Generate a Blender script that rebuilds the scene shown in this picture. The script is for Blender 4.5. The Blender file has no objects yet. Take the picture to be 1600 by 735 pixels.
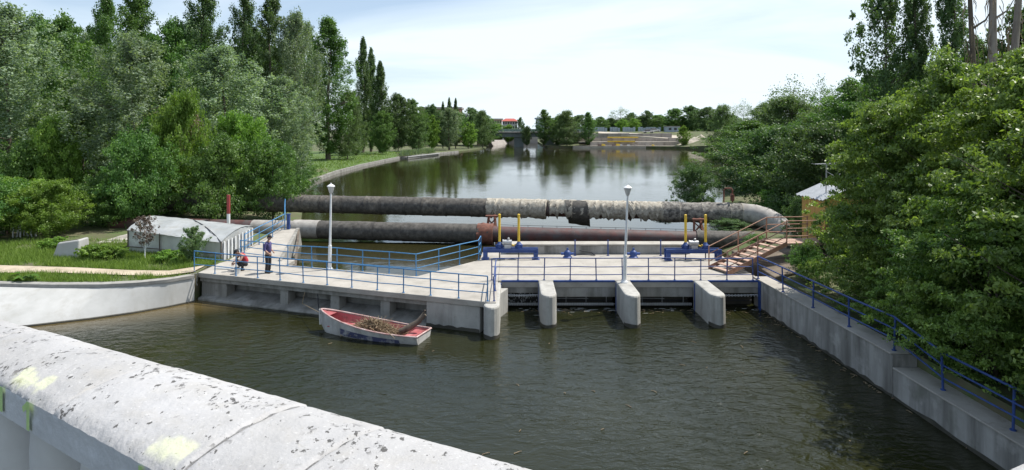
import bpy, bmesh, math, random
import numpy as np
from mathutils import Vector, Matrix, geometry
R = math.radians
scene = bpy.context.scene
col = scene.collection
# ---------------------------------------------------------------- camera
F = 1000.0 / 1600.0            # focal length over image width
CAMZ = 6.8                     # eye height over the weir deck (deck is z = 0)
cam = bpy.data.objects.new('camera', bpy.data.cameras.new('camera'))
col.objects.link(cam)
cam.location = (0, 0, CAMZ)
cam.rotation_euler = (R(90), 0, 0)
cam.data.sensor_width = 36
cam.data.lens = 36 * F
cam.data.shift_y = -(367.5 - 200) / 1600
cam.data.clip_start = 0.05
cam.data.clip_end = 6000
scene.camera = cam
# ---------------------------------------------------------------- light
SUN_AZ, SUN_EL = 24, 60        # degrees from +X towards +Y, and above the horizon
w = bpy.data.worlds.new('World'); scene.world = w; w.use_nodes = True
nt = w.node_tree; nt.nodes.clear()
def N(t, kind, **kw):
    n = t.nodes.new(kind)
    for k, v in kw.items(): setattr(n, k, v)
    return n
out = N(nt, 'ShaderNodeOutputWorld'); bg = N(nt, 'ShaderNodeBackground'); bg.inputs['Strength'].default_value = 0.11
sky = N(nt, 'ShaderNodeTexSky', sky_type='NISHITA', sun_disc=False)
sky.sun_elevation = R(SUN_EL); sky.sun_rotation = R(90 - SUN_AZ)
sky.air_density = 1.0; sky.dust_density = 0.3; sky.ozone_density = 3.0
tc = N(nt, 'ShaderNodeTexCoord')
sep = N(nt, 'ShaderNodeSeparateXYZ'); nt.links.new(tc.outputs['Generated'], sep.inputs[0])
# thin cloud sheets: project the view direction onto a flat layer overhead
zc = N(nt, 'ShaderNodeMath', operation='MAXIMUM'); zc.inputs[1].default_value = 0.0
nt.links.new(sep.outputs['Z'], zc.inputs[0])
za = N(nt, 'ShaderNodeMath', operation='ADD'); za.inputs[1].default_value = 0.13
nt.links.new(zc.outputs[0], za.inputs[0])
dv = N(nt, 'ShaderNodeVectorMath', operation='DIVIDE')
cmb = N(nt, 'ShaderNodeCombineXYZ')
for k in range(3): nt.links.new(za.outputs[0], cmb.inputs[k])
nt.links.new(tc.outputs['Generated'], dv.inputs[0]); nt.links.new(cmb.outputs[0], dv.inputs[1])
mp = N(nt, 'ShaderNodeMapping'); mp.inputs['Scale'].default_value = (0.55, 0.9, 1.0); mp.inputs['Location'].default_value = (5.3, 2.2, 0)
nt.links.new(dv.outputs[0], mp.inputs['Vector'])
cn = N(nt, 'ShaderNodeTexNoise'); cn.inputs['Scale'].default_value = 1.0; cn.inputs['Detail'].default_value = 8; cn.inputs['Roughness'].default_value = 0.55
cn.inputs['Distortion'].default_value = 0.5
nt.links.new(mp.outputs[0], cn.inputs['Vector'])
# cloudier towards the sun's side, as the high haze of the day is
xb = N(nt, 'ShaderNodeMath', operation='MULTIPLY_ADD'); xb.inputs[1].default_value = 0.26; nt.links.new(sep.outputs['X'], xb.inputs[0]); nt.links.new(cn.outputs['Fac'], xb.inputs[2])
cr = N(nt, 'ShaderNodeValToRGB'); cr.color_ramp.elements[0].position = 0.44; cr.color_ramp.elements[1].position = 0.78
cr.color_ramp.elements[0].color = (0.30, 0.30, 0.30, 1)
cr.color_ramp.elements[1].color = (0.97, 0.97, 0.97, 1)
hz = N(nt, 'ShaderNodeMath', operation='SUBTRACT'); hz.inputs[0].default_value = 1.0; nt.links.new(zc.outputs[0], hz.inputs[1])
hp = N(nt, 'ShaderNodeMath', operation='POWER'); hp.inputs[1].default_value = 5.0; nt.links.new(hz.outputs[0], hp.inputs[0])
hb = N(nt, 'ShaderNodeMath', operation='MULTIPLY_ADD'); hb.inputs[1].default_value = 0.34; nt.links.new(hp.outputs[0], hb.inputs[0]); nt.links.new(xb.outputs[0], hb.inputs[2])   # haze thickens towards the horizon
nt.links.new(hb.outputs[0], cr.inputs[0])
mx = N(nt, 'ShaderNodeMixRGB'); mx.inputs[2].default_value = (7.3, 8.25, 9.05, 1)
nt.links.new(cr.outputs[0], mx.inputs[0]); nt.links.new(sky.outputs[0], mx.inputs[1])
nt.links.new(mx.outputs[0], bg.inputs['Color']); nt.links.new(bg.outputs[0], out.inputs[0])
sl = bpy.data.lights.new('sun', 'SUN'); sun = bpy.data.objects.new('sun', sl); col.objects.link(sun)
sl.energy = 5.0; sl.angle = R(0.5); sl.color = (1.0, 0.955, 0.88)
sd = Vector((math.cos(R(SUN_AZ)) * math.cos(R(SUN_EL)), math.sin(R(SUN_AZ)) * math.cos(R(SUN_EL)), math.sin(R(SUN_EL))))
sun.rotation_euler = sd.to_track_quat('Z', 'Y').to_euler()
sun.location = (20, 20, 60)
vs = scene.view_settings
vs.view_transform = 'Standard'; vs.look = 'None'; vs.exposure = 0.27; vs.gamma = 1.0
scene.cycles.max_bounces = 6; scene.cycles.diffuse_bounces = 2; scene.cycles.glossy_bounces = 3; scene.cycles.transmission_bounces = 3; scene.cycles.transparent_max_bounces = 4
scene.cycles.caustics_reflective = False; scene.cycles.caustics_refractive = False
rng = np.random.default_rng(7); rnd = random.Random(5)
# ---------------------------------------------------------------- helpers
def at(px, D, z=0.0):
    """world point at photo column px, D metres ahead, height z"""
    return Vector(((px - 800) / 1000 * D, D, z))
def Dz(py, z): return (CAMZ - z) * 1000 / (py - 200)
def tag(o, label=None, cat=None, group=None, kind=None):
    if label: o['label'] = label
    if cat: o['category'] = cat
    if group: o['group'] = group
    if kind: o['kind'] = kind
    return o
def thing(name, label, cat, loc=(0, 0, 0), group=None, rz=0):
    o = bpy.data.objects.new(name, None); col.objects.link(o)
    o.empty_display_size = .2; o.location = loc; o.rotation_euler = (0, 0, rz)
    return tag(o, label, cat, group)
def chain_loc(p):
    v = Vector((0, 0, 0))
    while p is not None: v += Vector(p.location); p = p.parent
    return v
class MB:
    def __init__(s): s.v = []; s.f = []; s.mi = []; s.cur = 0
    def add(s, vs, fs):
        b = len(s.v); s.v += [tuple(p) for p in vs]; s.f += [tuple(i + b for i in f) for f in fs]; s.mi += [s.cur] * len(fs)
    def hexa(s, p):  # 4 bottom ccw, 4 top
        s.add(p, [(3, 2, 1, 0), (4, 5, 6, 7), (0, 1, 5, 4), (1, 2, 6, 5), (2, 3, 7, 6), (3, 0, 4, 7)])
    def box(s, x0, y0, z0, x1, y1, z1):
        s.hexa([(x0, y0, z0), (x1, y0, z0), (x1, y1, z0), (x0, y1, z0), (x0, y0, z1), (x1, y0, z1), (x1, y1, z1), (x0, y1, z1)])
    def bar(s, a, b, wd, ht, up=(0, 0, 1)):
        a = Vector(a); b = Vector(b); d = (b - a).normalized(); up = Vector(up)
        if abs(d.dot(up)) > .98: up = Vector((0, 1, 0))
        x = d.cross(up).normalized() * wd / 2; z = x.cross(d).normalized() * ht / 2
        s.hexa([a - x - z, a + x - z, b + x - z, b - x - z, a - x + z, a + x + z, b + x + z, b - x + z])
    def tube(s, pts, r, n=8, cap=True):
        pts = [Vector(p) for p in pts]; rs = r if isinstance(r, (list, tuple)) else [r] * len(pts)
        vs = []; ref = None
        for i, p in enumerate(pts):
            d = (pts[min(i + 1, len(pts) - 1)] - pts[max(i - 1, 0)]).normalized()
            if ref is None: ref = d.orthogonal().normalized()
            ref = (ref - d * ref.dot(d)); ref = ref.normalized() if ref.length > 1e-6 else d.orthogonal().normalized()
            q = d.cross(ref)
            for k in range(n):
                a = 2 * math.pi * k / n; vs.append(p + (ref * math.cos(a) + q * math.sin(a)) * rs[i])
        fs = [(i * n + k, i * n + (k + 1) % n, (i + 1) * n + (k + 1) % n, (i + 1) * n + k) for i in range(len(pts) - 1) for k in range(n)]
        if cap: fs += [tuple(range(n - 1, -1, -1)), tuple((len(pts) - 1) * n + k for k in range(n))]
        s.add(vs, fs)
    def lathe(s, c, prof, n=12):
        c = Vector(c); s.tube([c + Vector((0, 0, z)) for r, z in prof], [max(r, .001) for r, z in prof], n)
    def prism(s, poly, z0, z1):
        n = len(poly); zz = (lambda i: z0[i]) if hasattr(z0, '__len__') else (lambda i: z0); zt = (lambda i: z1[i]) if hasattr(z1, '__len__') else (lambda i: z1)
        vs = [(p[0], p[1], zz(i)) for i, p in enumerate(poly)] + [(p[0], p[1], zt(i)) for i, p in enumerate(poly)]
        s.add(vs, [tuple(range(n - 1, -1, -1)), tuple(range(n, 2 * n))] + [(i, (i + 1) % n, n + (i + 1) % n, n + i) for i in range(n)])
    def grid(s, rows, close=False):
        n = len(rows[0]); m = len(rows); vs = [p for r in rows for p in r]
        fs = [(i * n + k, i * n + k + 1, (i + 1) * n + k + 1, (i + 1) * n + k) for i in range(m - 1) for k in range(n - 1)]
        if close: fs += [(i * n + n - 1, i * n, (i + 1) * n, (i + 1) * n + n - 1) for i in range(m - 1)]
        s.add(vs, fs)
    def build(s, name, m, parent=None, smooth=False, bevel=0, origin=None, subd=0):
        me = bpy.data.meshes.new(name)
        if parent is not None: off = chain_loc(parent)
        elif origin is not None: off = Vector(origin)
        else:
            a = np.array(s.v); off = Vector(((a[:, 0].min() + a[:, 0].max()) / 2, (a[:, 1].min() + a[:, 1].max()) / 2, a[:, 2].min()))
        me.from_pydata([(x - off.x, y - off.y, z - off.z) for x, y, z in s.v], [], s.f)
        for q in (m if isinstance(m, (list, tuple)) else [m]): me.materials.append(q)
        if isinstance(m, (list, tuple)): me.polygons.foreach_set('material_index', s.mi)
        if smooth: me.polygons.foreach_set('use_smooth', [True] * len(me.polygons))
        me.update()
        o = bpy.data.objects.new(name, me); col.objects.link(o)
        if parent is not None: o.parent = parent
        else: o.location = off
        if bevel:
            b = o.modifiers.new('bevel', 'BEVEL'); b.width = bevel; b.segments = 2; b.limit_method = 'ANGLE'; b.angle_limit = R(40)
        if subd:
            b = o.modifiers.new('sub', 'SUBSURF'); b.levels = subd; b.render_levels = subd
        if smooth and not subd:
            try: me.set_sharp_from_angle(angle=R(42))
            except Exception: pass
        return o
def copy_tree(o, parent=None):
    c = o.copy(); col.objects.link(c)
    if parent is not None: c.parent = parent
    for ch in list(o.children): copy_tree(ch, c)
    return c
# ---------------------------------------------------------------- materials
def mat(name, c1, c2=None, rough=.85, scale=2.0, stretch=(1, 1, 1), lo=.35, hi=.65, bump=.0, bscale=25, spots=None, streak=None, metal=0, spec=.5, coat=0, world=False):
    m = bpy.data.materials.new(name); m.use_nodes = True; t = m.node_tree; p = t.nodes['Principled BSDF']
    p.inputs['Roughness'].default_value = rough; p.inputs['Metallic'].default_value = metal; p.inputs['Specular IOR Level'].default_value = spec
    if coat: p.inputs['Coat Weight'].default_value = coat
    L = t.links.new
    if world: vec = N(t, 'ShaderNodeNewGeometry').outputs['Position']
    else: vec = N(t, 'ShaderNodeTexCoord').outputs['Object']
    def noise(sc, st=(1, 1, 1), det=6, loc=0, ro=.6):
        mp = N(t, 'ShaderNodeMapping'); mp.inputs['Scale'].default_value = st; mp.inputs['Location'].default_value = (loc, loc * .7, loc * .3); L(vec, mp.inputs[0])
        n = N(t, 'ShaderNodeTexNoise'); n.inputs['Scale'].default_value = sc; n.inputs['Detail'].default_value = det; n.inputs['Roughness'].default_value = ro; L(mp.outputs[0], n.inputs['Vector']); return n.outputs['Fac']
    def ramp(f, a, b, ca=(0, 0, 0, 1), cb=(1, 1, 1, 1)):
        r = N(t, 'ShaderNodeValToRGB'); r.color_ramp.elements[0].position = a; r.color_ramp.elements[1].position = b; r.color_ramp.elements[0].color = ca; r.color_ramp.elements[1].color = cb; L(f, r.inputs[0]); return r.outputs[0]
    c2 = c2 or tuple(x * .75 for x in c1)
    colr = ramp(noise(scale, stretch), lo, hi, (*c2, 1), (*c1, 1))
    def layer(fac, c):
        nonlocal colr
        x = N(t, 'ShaderNodeMixRGB'); L(fac, x.inputs[0]); L(colr, x.inputs[1]); x.inputs[2].default_value = (*c, 1); colr = x.outputs[0]
    if streak:   # (colour, scale, lo, hi, amount)
        c, sc, a, b, am = streak
        layer(ramp(noise(sc, (1, 1, .12), 5, 3.3), a, b, (0, 0, 0, 1), (am, am, am, 1)), c)
    for sp in (spots or []):
        c, sc, a, b, am = sp[:5]; st = sp[5] if len(sp) > 5 else (1, 1, 1)
        fc = ramp(noise(sc, st, 4, 7.1 + sc, .65), a, b, (0, 0, 0, 1), (am, am, am, 1))
        if len(sp) > 6:   # gathered in patches
            k = N(t, 'ShaderNodeMixRGB', blend_type='MULTIPLY'); k.inputs[0].default_value = 1; L(fc, k.inputs[1]); L(ramp(noise(sp[6][0], (1, 1, 1), 3, 2.2), sp[6][1], sp[6][2]), k.inputs[2]); fc = k.outputs[0]
        layer(fc, c)
    L(colr, p.inputs['Base Color'])
    if bump:
        b = N(t, 'ShaderNodeBump'); b.inputs['Strength'].default_value = bump; b.inputs['Distance'].default_value = .02
        L(noise(bscale, (1, 1, 1), 5, 1.7), b.inputs['Height']); L(b.outputs[0], p.inputs['Normal'])
    return m
def paint_layer(m, colour):
    t = m.node_tree; p = t.nodes['Principled BSDF']; l = p.inputs['Base Color'].links[0]; src = l.from_socket
    a = N(t, 'ShaderNodeAttribute', attribute_name='paint'); x = N(t, 'ShaderNodeMixRGB'); t.links.new(a.outputs['Fac'], x.inputs[0]); t.links.new(src, x.inputs[1]); x.inputs[2].default_value = (*colour, 1); t.links.new(x.outputs[0], p.inputs['Base Color'])
def leaf_mat(name, dark, light, trans=.3, rough=.5, spec=.35):
    m = bpy.data.materials.new(name); m.use_nodes = True; t = m.node_tree; p = t.nodes['Principled BSDF']; L = t.links.new
    a = N(t, 'ShaderNodeAttribute', attribute_name='tint'); oi = N(t, 'ShaderNodeObjectInfo')
    r = N(t, 'ShaderNodeValToRGB'); r.color_ramp.elements[0].color = (*dark, 1); r.color_ramp.elements[1].color = (*light, 1)
    L(a.outputs['Fac'], r.inputs[0])
    h = N(t, 'ShaderNodeHueSaturation'); L(r.outputs[0], h.inputs['Color'])
    ma = N(t, 'ShaderNodeMapRange'); ma.inputs[3].default_value = .88; ma.inputs[4].default_value = 1.14; L(oi.outputs['Random'], ma.inputs[0]); L(ma.outputs[0], h.inputs['Value'])
    mb = N(t, 'ShaderNodeMapRange'); mb.inputs[3].default_value = .49; mb.inputs[4].default_value = .508; L(oi.outputs['Random'], mb.inputs[0]); L(mb.outputs[0], h.inputs['Hue'])
    L(h.outputs[0], p.inputs['Base Color']); p.inputs['Roughness'].default_value = rough; p.inputs['Specular IOR Level'].default_value = spec
    tr = N(t, 'ShaderNodeBsdfTranslucent'); g = N(t, 'ShaderNodeMixRGB', blend_type='MULTIPLY'); g.inputs[0].default_value = 1; g.inputs[2].default_value = (1.25, 1.35, .55, 1)
    L(h.outputs[0], g.inputs[1]); L(g.outputs[0], tr.inputs['Color'])
    ms = N(t, 'ShaderNodeMixShader'); ms.inputs[0].default_value = trans; L(p.outputs[0], ms.inputs[1]); L(tr.outputs[0], ms.inputs[2]); L(ms.outputs[0], t.nodes['Material Output'].inputs['Surface'])
    return m
def water_mat(name, c1, c2, s1, s2, strength, rough=.04, race=False, shallow=None):
    m = bpy.data.materials.new(name); m.use_nodes = True; t = m.node_tree; p = t.nodes['Principled BSDF']; L = t.links.new
    pos = N(t, 'ShaderNodeNewGeometry').outputs['Position']
    def noise(sc, st, rot=0, det=3, dist=0.0):
        mp = N(t, 'ShaderNodeMapping'); mp.inputs['Scale'].default_value = st; mp.inputs['Rotation'].default_value = (0, 0, rot); L(pos, mp.inputs[0])
        n = N(t, 'ShaderNodeTexNoise'); n.inputs['Scale'].default_value = sc; n.inputs['Detail'].default_value = det; n.inputs['Distortion'].default_value = dist; L(mp.outputs[0], n.inputs[0]); return n.outputs['Fac']
    r = N(t, 'ShaderNodeValToRGB'); r.color_ramp.elements[0].color = (*c1, 1); r.color_ramp.elements[1].color = (*c2, 1); r.color_ramp.elements[0].position = .35; r.color_ramp.elements[1].position = .7
    L(noise(.15, (1, 1, 1), 0, 4), r.inputs[0]); L(r.outputs[0], p.inputs['Base Color'])
    if shallow:   # silt showing through where the water is shallow along the embankment
        dt = N(t, 'ShaderNodeVectorMath', operation='DOT_PRODUCT'); dt.inputs[1].default_value = (.5, -.866, 0); L(pos, dt.inputs[0])
        m1 = N(t, 'ShaderNodeMapRange', interpolation_type='SMOOTHSTEP'); m1.inputs[1].default_value = shallow[0]; m1.inputs[2].default_value = shallow[1]; m1.inputs[3].default_value = 1; m1.inputs[4].default_value = 0; L(dt.outputs['Value'], m1.inputs[0])
        x = N(t, 'ShaderNodeMixRGB'); L(m1.outputs[0], x.inputs[0]); L(r.outputs[0], x.inputs[1]); x.inputs[2].default_value = (.13, .095, .04, 1); L(x.outputs[0], p.inputs['Base Color'])
    p.inputs['Roughness'].default_value = rough; p.inputs['IOR'].default_value = 1.333; p.inputs['Specular IOR Level'].default_value = .5
    # gusts: patches where the ripples stand higher
    gu = N(t, 'ShaderNodeMapRange'); gu.inputs[1].default_value = .35; gu.inputs[2].default_value = .65; gu.inputs[3].default_value = .35; gu.inputs[4].default_value = 1.3
    L(noise(.12, (1, .6, 1), .5, 3, .6), gu.inputs[0])
    def mul(a, k):
        q = N(t, 'ShaderNodeMath', operation='MULTIPLY'); L(a, q.inputs[0])
        if isinstance(k, float): q.inputs[1].default_value = k
        else: L(k, q.inputs[1])
        return q.outputs[0]
    def plus(a, b):
        q = N(t, 'ShaderNodeMath', operation='ADD'); L(a, q.inputs[0]); L(b, q.inputs[1]); return q.outputs[0]
    a = mul(noise(s1, (1, 1.7, 1), .35, 4, .7), .05); b = mul(noise(s2, (1.0, 2.2, 1), -.25, 3, .4), .014)
    hgt = mul(plus(a, b), gu.outputs[0])
    if race:   # rougher water in the race below the sluice gates
        sp = N(t, 'ShaderNodeSeparateXYZ'); L(pos, sp.inputs[0])
        q = N(t, 'ShaderNodeMath', operation='MULTIPLY_ADD'); q.inputs[1].default_value = .30; L(sp.outputs['Y'], q.inputs[0]); L(sp.outputs['X'], q.inputs[2])
        mr = N(t, 'ShaderNodeMapRange', interpolation_type='SMOOTHSTEP'); mr.inputs[1].default_value = 4.0; mr.inputs[2].default_value = 8.5; mr.inputs[3].default_value = .75; mr.inputs[4].default_value = 1.5; L(q.outputs[0], mr.inputs[0])
        hgt = mul(hgt, mr.outputs[0])
    bp = N(t, 'ShaderNodeBump'); bp.inputs['Strength'].default_value = strength; bp.inputs['Distance'].default_value = 1.0
    L(hgt, bp.inputs['Height']); L(bp.outputs[0], p.inputs['Normal'])
    return m
m_conc = mat('weathered_concrete', (.33, .32, .295), (.23, .22, .20), .9, 1.2, bump=.3, bscale=30, streak=((.10, .095, .08), 2.2, .45, .68, .75), spots=[((.16, .15, .13), 5, .6, .72, .5)])
m_pier = mat('pale_pier_concrete', (.44, .43, .40), (.34, .33, .305), .9, 1.4, bump=.3, bscale=26, streak=((.17, .16, .14), 2.6, .5, .74, .6), spots=[((.22, .21, .18), 5, .6, .72, .5)])
m_deck = mat('pale_concrete_deck', (.42, .392, .35), (.34, .315, .28), .92, .9, bump=.2, bscale=40, spots=[((.21, .195, .165), 1.1, .52, .72, .55), ((.17, .155, .13), 6, .6, .72, .5), ((.14, .12, .10), 22, .66, .74, .6)], world=True)
m_white = mat('white_painted_render', (.45, .45, .442), (.38, .38, .368), .85, 1.1, bump=.1, bscale=20, streak=((.30, .285, .25), 2.4, .52, .76, .5), spots=[((.35, .32, .27), 3.1, .7, .78, .6)])
m_cope = mat('white_coping_paint', (.43, .425, .43), (.335, .33, .33), .8, 2.5, bump=.25, bscale=60,
             streak=((.34, .325, .30), 3.0, .5, .78, .5), spots=[((.36, .34, .31), 7, .52, .74, .6), ((.06, .057, .055), 50, .575, .60, .95, (1.0, .7, 1), (4, .53, .60)), ((.07, .067, .063), 38, .635, .65, .95, (1, .6, 1)), ((.20, .19, .18), 16, .70, .715, .8), ((.56, .555, .55), 90, .6, .68, .6), ((.30, .285, .26), 60, .62, .68, .5)])
m_copef = mat('white_coping_face', (.60, .61, .63), (.50, .51, .53), .85, 4, bump=.2, bscale=50, spots=[((.36, .36, .37), 7, .62, .72, .5)])
m_capg = mat('grey_wall_cap', (.34, .33, .31), (.25, .24, .22), .9, 3, bump=.2)
m_rendgrey = mat('channel_wall_concrete', (.40, .39, .37), (.30, .29, .27), .9, .7, bump=.2, bscale=18, streak=((.10, .095, .085), 1.5, .42, .66, .8), spots=[((.50, .48, .45), 1.1, .55, .7, .5), ((.09, .10, .06), .8, .6, .72, .5)], world=True)
m_darkc = mat('wet_dark_concrete', (.075, .07, .055), (.04, .038, .03), .6, 1.5, bump=.3)
m_blue = mat('blue_rail_paint', (.065, .24, .46), (.05, .17, .36), .45, 6, spots=[((.17, .1, .06), 9, .62, .7, .8)])
m_dblue = mat('dark_blue_paint', (.03, .075, .27), (.02, .05, .18), .5, 4, spots=[((.12, .08, .05), 7, .68, .78, .7)])
m_yellow = mat('yellow_paint', (.72, .50, .05), (.6, .4, .04), .5, 5)
m_rust = mat('rusty_steel', (.22, .085, .055), (.13, .055, .04), .8, 5, bump=.3)
m_stair = mat('rusted_brown_paint', (.42, .25, .18), (.30, .16, .11), .75, 4, bump=.2)
m_tread = mat('worn_tread_steel', (.50, .36, .28), (.38, .24, .18), .8, 3, bump=.2)
m_galv = mat('dull_galvanised_steel', (.5, .51, .52), (.4, .41, .42), .5, 6, metal=.5)
m_dark = mat('dark_steel', (.05, .05, .055), (.03, .03, .035), .6, 5)
m_lampw = mat('lamp_white_paint', (.78, .79, .80), (.68, .69, .70), .5, 4)
m_glass = mat('lamp_frosted_glass', (.62, .62, .6), (.5, .5, .48), .25, 4)
m_ground = mat('bank_soil', (.13, .115, .07), (.07, .085, .03), .95, .35, bump=.4, bscale=6, spots=[((.075, .12, .03), .9, .45, .6, .8), ((.26, .22, .16), .22, .6, .7, .5)], world=True)
m_lawn = mat('lawn_green', (.10, .16, .035), (.06, .11, .025), .95, .8, bump=.4, bscale=8, spots=[((.2, .18, .09), .5, .6, .75, .5)], world=True)
m_path = mat('trodden_earth', (.50, .42, .32), (.36, .30, .22), .95, 1.5, bump=.4, bscale=15, spots=[((.14, .17, .06), 2.5, .6, .7, .7)], world=True)
m_bed = mat('lake_bed_mud', (.05, .045, .03), (.03, .03, .02), .95, .3)
m_felt = mat('black_bitumen_felt', (.10, .09, .078), (.042, .038, .034), .75, 4, bump=.7, bscale=9, spots=[((.17, .16, .145), 3, .5, .72, .6), ((.2, .19, .17), 12, .6, .72, .5)])
m_felt2 = mat('dusty_brown_felt', (.14, .122, .10), (.045, .042, .04), .85, 4, bump=.7, bscale=9, spots=[((.26, .24, .21), 3, .5, .72, .6), ((.03, .03, .03), 10, .58, .7, .7)])
m_ash2 = mat('dark_crumbled_lagging', (.32, .30, .265), (.12, .11, .10), .95, 6, bump=1.0, bscale=10, spots=[((.05, .047, .045), 3, .48, .62, .9), ((.40, .38, .34), 14, .58, .66, .6)])
m_ash = mat('crumbling_grey_lagging', (.50, .46, .385), (.27, .24, .195), .95, 5, bump=1.0, bscale=10, spots=[((.08, .07, .065), 4, .57, .68, .85), ((.12, .11, .1), 16, .6, .68, .6)])
m_redpipe = mat('red_lead_pipe', (.135, .05, .045), (.075, .038, .036), .6, 2, bump=.2, spots=[((.085, .08, .08), 1.4, .42, .62, .85), ((.34, .25, .2), 7, .66, .74, .5)])
m_greypipe = mat('dusty_grey_pipe', (.40, .38, .35), (.27, .25, .23), .85, 3, bump=.3, spots=[((.12, .11, .1), 3, .6, .72, .7)])
m_bark = mat('grey_brown_bark', (.16, .13, .10), (.075, .06, .048), .95, 3, (1, 1, .25), bump=.6, bscale=12)
m_bpale = mat('pale_dead_bark', (.32, .28, .25), (.18, .15, .13), .95, 3, (1, 1, .2), bump=.5, bscale=10)
m_film = mat('dusty_plastic_film', (.43, .445, .45), (.31, .325, .33), .4, 1.1, bump=.45, bscale=2.5, spots=[((.28, .27, .24), 1.8, .5, .72, .65), ((.2, .19, .16), 7, .62, .72, .5)])
m_film2 = mat('grimy_film_lit_tone', (.62, .63, .59), (.44, .45, .42), .5, 1.0, bump=.35, bscale=3, streak=((.2, .2, .17), 1.5, .48, .7, .6), spots=[((.26, .25, .21), 1.2, .5, .7, .5)])  # base raised to stand for daylight through the film; grime streaks are its own
m_terr = mat('raw_concrete_terrace', (.40, .36, .33), (.28, .25, .23), .9, .35, streak=((.17, .14, .13), .5, .45, .7, .6))
m_sand = mat('pale_rubble', (.48, .43, .36), (.34, .3, .24), .95, .3, bump=.3, bscale=3)
m_pool = water_mat('murky_green_water', (.013, .015, .005), (.022, .023, .008), 1.5, 4.2, 1.3, .02, True, (-33.4, -29.8))
m_lake = water_mat('still_olive_water', (.022, .021, .008), (.032, .029, .010), .7, 2.6, .22, .04)
# ================================================================ SETTING
WP, WL = -1.25, -0.5           # lower pool and upper lake levels
shore = [(-14.6, 40.8), (-15.2, 46), (-19, 58), (-24.5, 74), (-26.6, 86), (-27.9, 101), (-28.2, 120), (-27.6, 138), (-26.6, 152), (-23, 163), (-16, 190), (-11.5, 209), (-9.5, 226), (-9, 400), (-9, 1800)]
wall_top = [(-60, 33), (-28, 28.9), (-22.6, 28.15), (-20, 27.95), (-17.9, 28.0), (-16.6, 28.3), (-15.5, 28.9), (-14.75, 29.75)]
def poly_mesh(name, outline, zf, m, cells, skirt=3.5):
    """triangulated sheet inside an outline with inner points from cells = [(x0,y0,x1,y1,step)] and a skirt below its rim"""
    pts = [Vector(p) for p in outline]; n = len(pts); edges = [(i, (i + 1) % n) for i in range(n)]
    for x0, y0, x1, y1, st in cells:
        for x in np.arange(x0, x1, st):
            for y in np.arange(y0, y1, st):
                pts.append(Vector((x + rng.uniform(-.3, .3) * st, y + rng.uniform(-.3, .3) * st)))
    v, e, f, *_ = geometry.delaunay_2d_cdt(pts, edges, [list(range(n))], 2, 1e-4)
    b = MB(); vs = [(p.x, p.y, zf(p.x, p.y)) for p in v]; k = len(vs)
    b.add(vs + [(x, y, z - skirt) for x, y, z in vs[:n]], [tuple(q) for q in f] + [((i + 1) % n, i, k + i, k + (i + 1) % n) for i in range(n)])
    o = b.build(name, m, origin=(0, 0, 0), smooth=True); return tag(o, kind='structure')
b = MB(); b.add([(-4000, -300, -4.2), (4000, -300, -4.2), (4000, 5000, -4.2), (-4000, 5000, -4.2)], [(0, 1, 2, 3)])
tag(b.build('ground', m_bed, origin=(0, 0, 0)), kind='structure')
b = MB(); b.add([(-70, -30, WP), (12.6, -30, WP), (12.6, 29.6, WP), (-1, 29.6, WP), (-3.6, 27.2, WP), (-14.2, 31.3, WP), (-70, 36, WP)], [tuple(range(7))])
tag(b.build('pool_water', m_pool, origin=(0, 0, 0)), kind='structure')
b = MB(); b.add([(-15.2, 31.6, WL), (-4.1, 27.6, WL), (-1.4, 29.6, WL), (12.4, 29.6, WL), (40, 34, WL), (75, 260, WL), (30, 700, WL), (-30, 700, WL), (-60, 200, WL), (-30, 41, WL), (-15.2, 40.5, WL)], [tuple(range(11))])
tag(b.build('lake_water', m_lake, origin=(0, 0, 0)), kind='structure')
def sm(a, b_, x): t = min(1, max(0, (x - a) / (b_ - a))); return t * t * (3 - 2 * t)
def wob(x, y, s=1.0): return s * (math.sin(x * .71 + y * .37) + math.sin(x * .23 - y * .53 + 2) + .5 * math.sin(x * 1.7 + y * 1.3))
def near_shore(x, y):
    d = 1e9
    for (ax, ay), (bx, by) in zip(shore[:-1], shore[1:]):
        vx, vy = bx - ax, by - ay; t = max(0, min(1, ((x - ax) * vx + (y - ay) * vy) / (vx * vx + vy * vy)))
        d = min(d, math.hypot(x - ax - t * vx, y - ay - t * vy))
    return d
def zleft(x, y):
    dw = y - 28.2
    z = -.02 + .012 * min(max(dw, 0), 25)
    d = near_shore(x, y)
    z = z * sm(0, 6, d) + (-.18) * (1 - sm(0, 6, d)) if y > 41 else z
    if y < 45 and x > -16.5: z = min(z, -.06)
    return z + (wob(x, y, .03) if dw > .8 and d > .8 else 0)
left_outline = [(-1800, 400)] + [(-1800, 33)] + wall_top + [(-15.0, 31.5), (-14.65, 33), (-14.62, 37)] + shore
tag(poly_mesh('bank', left_outline, zleft, m_ground, [(-40, 28.4, -15, 60, 1.4), (-60, 60, -28, 160, 6), (-200, 40, -60, 300, 30)]), kind='structure')
rshore = [(12.6, 1800), (12.6, 400), (12.5, 238), (13, 233), (30, 231), (50, 229), (60, 221), (63, 205), (46, 140), (26, 78), (17, 52), (14, 43), (12.35, 38), (12.1, 28), (12.1, -300)]
def zright(x, y):
    z = .1
    if y > 226 and x > 14: z = 5.0 * sm(238, 262, y) * sm(14, 30, x) + .2
    if y < 60: z = (-.4 if y < 27 else .0 + .8 * sm(28, 34, y)) * sm(12, 15, x) + (-.55) * (1 - sm(12, 15, x)) * (y > 35)
    if 35.5 < y < 60: z = min(z, .25 + .6 * sm(20, 30, x))
    if x > 55 and 180 < y < 262: z = max(z, 5 * sm(56, 80, x))
    return z + wob(x, y, .05)
tag(poly_mesh('bank_beyond', rshore + [(1800, -300), (1800, 1800)], zright, m_ground, [(12.5, 0, 40, 60, 2.5), (15, 226, 110, 300, 6), (40, 60, 200, 200, 20)]), kind='structure')
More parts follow.
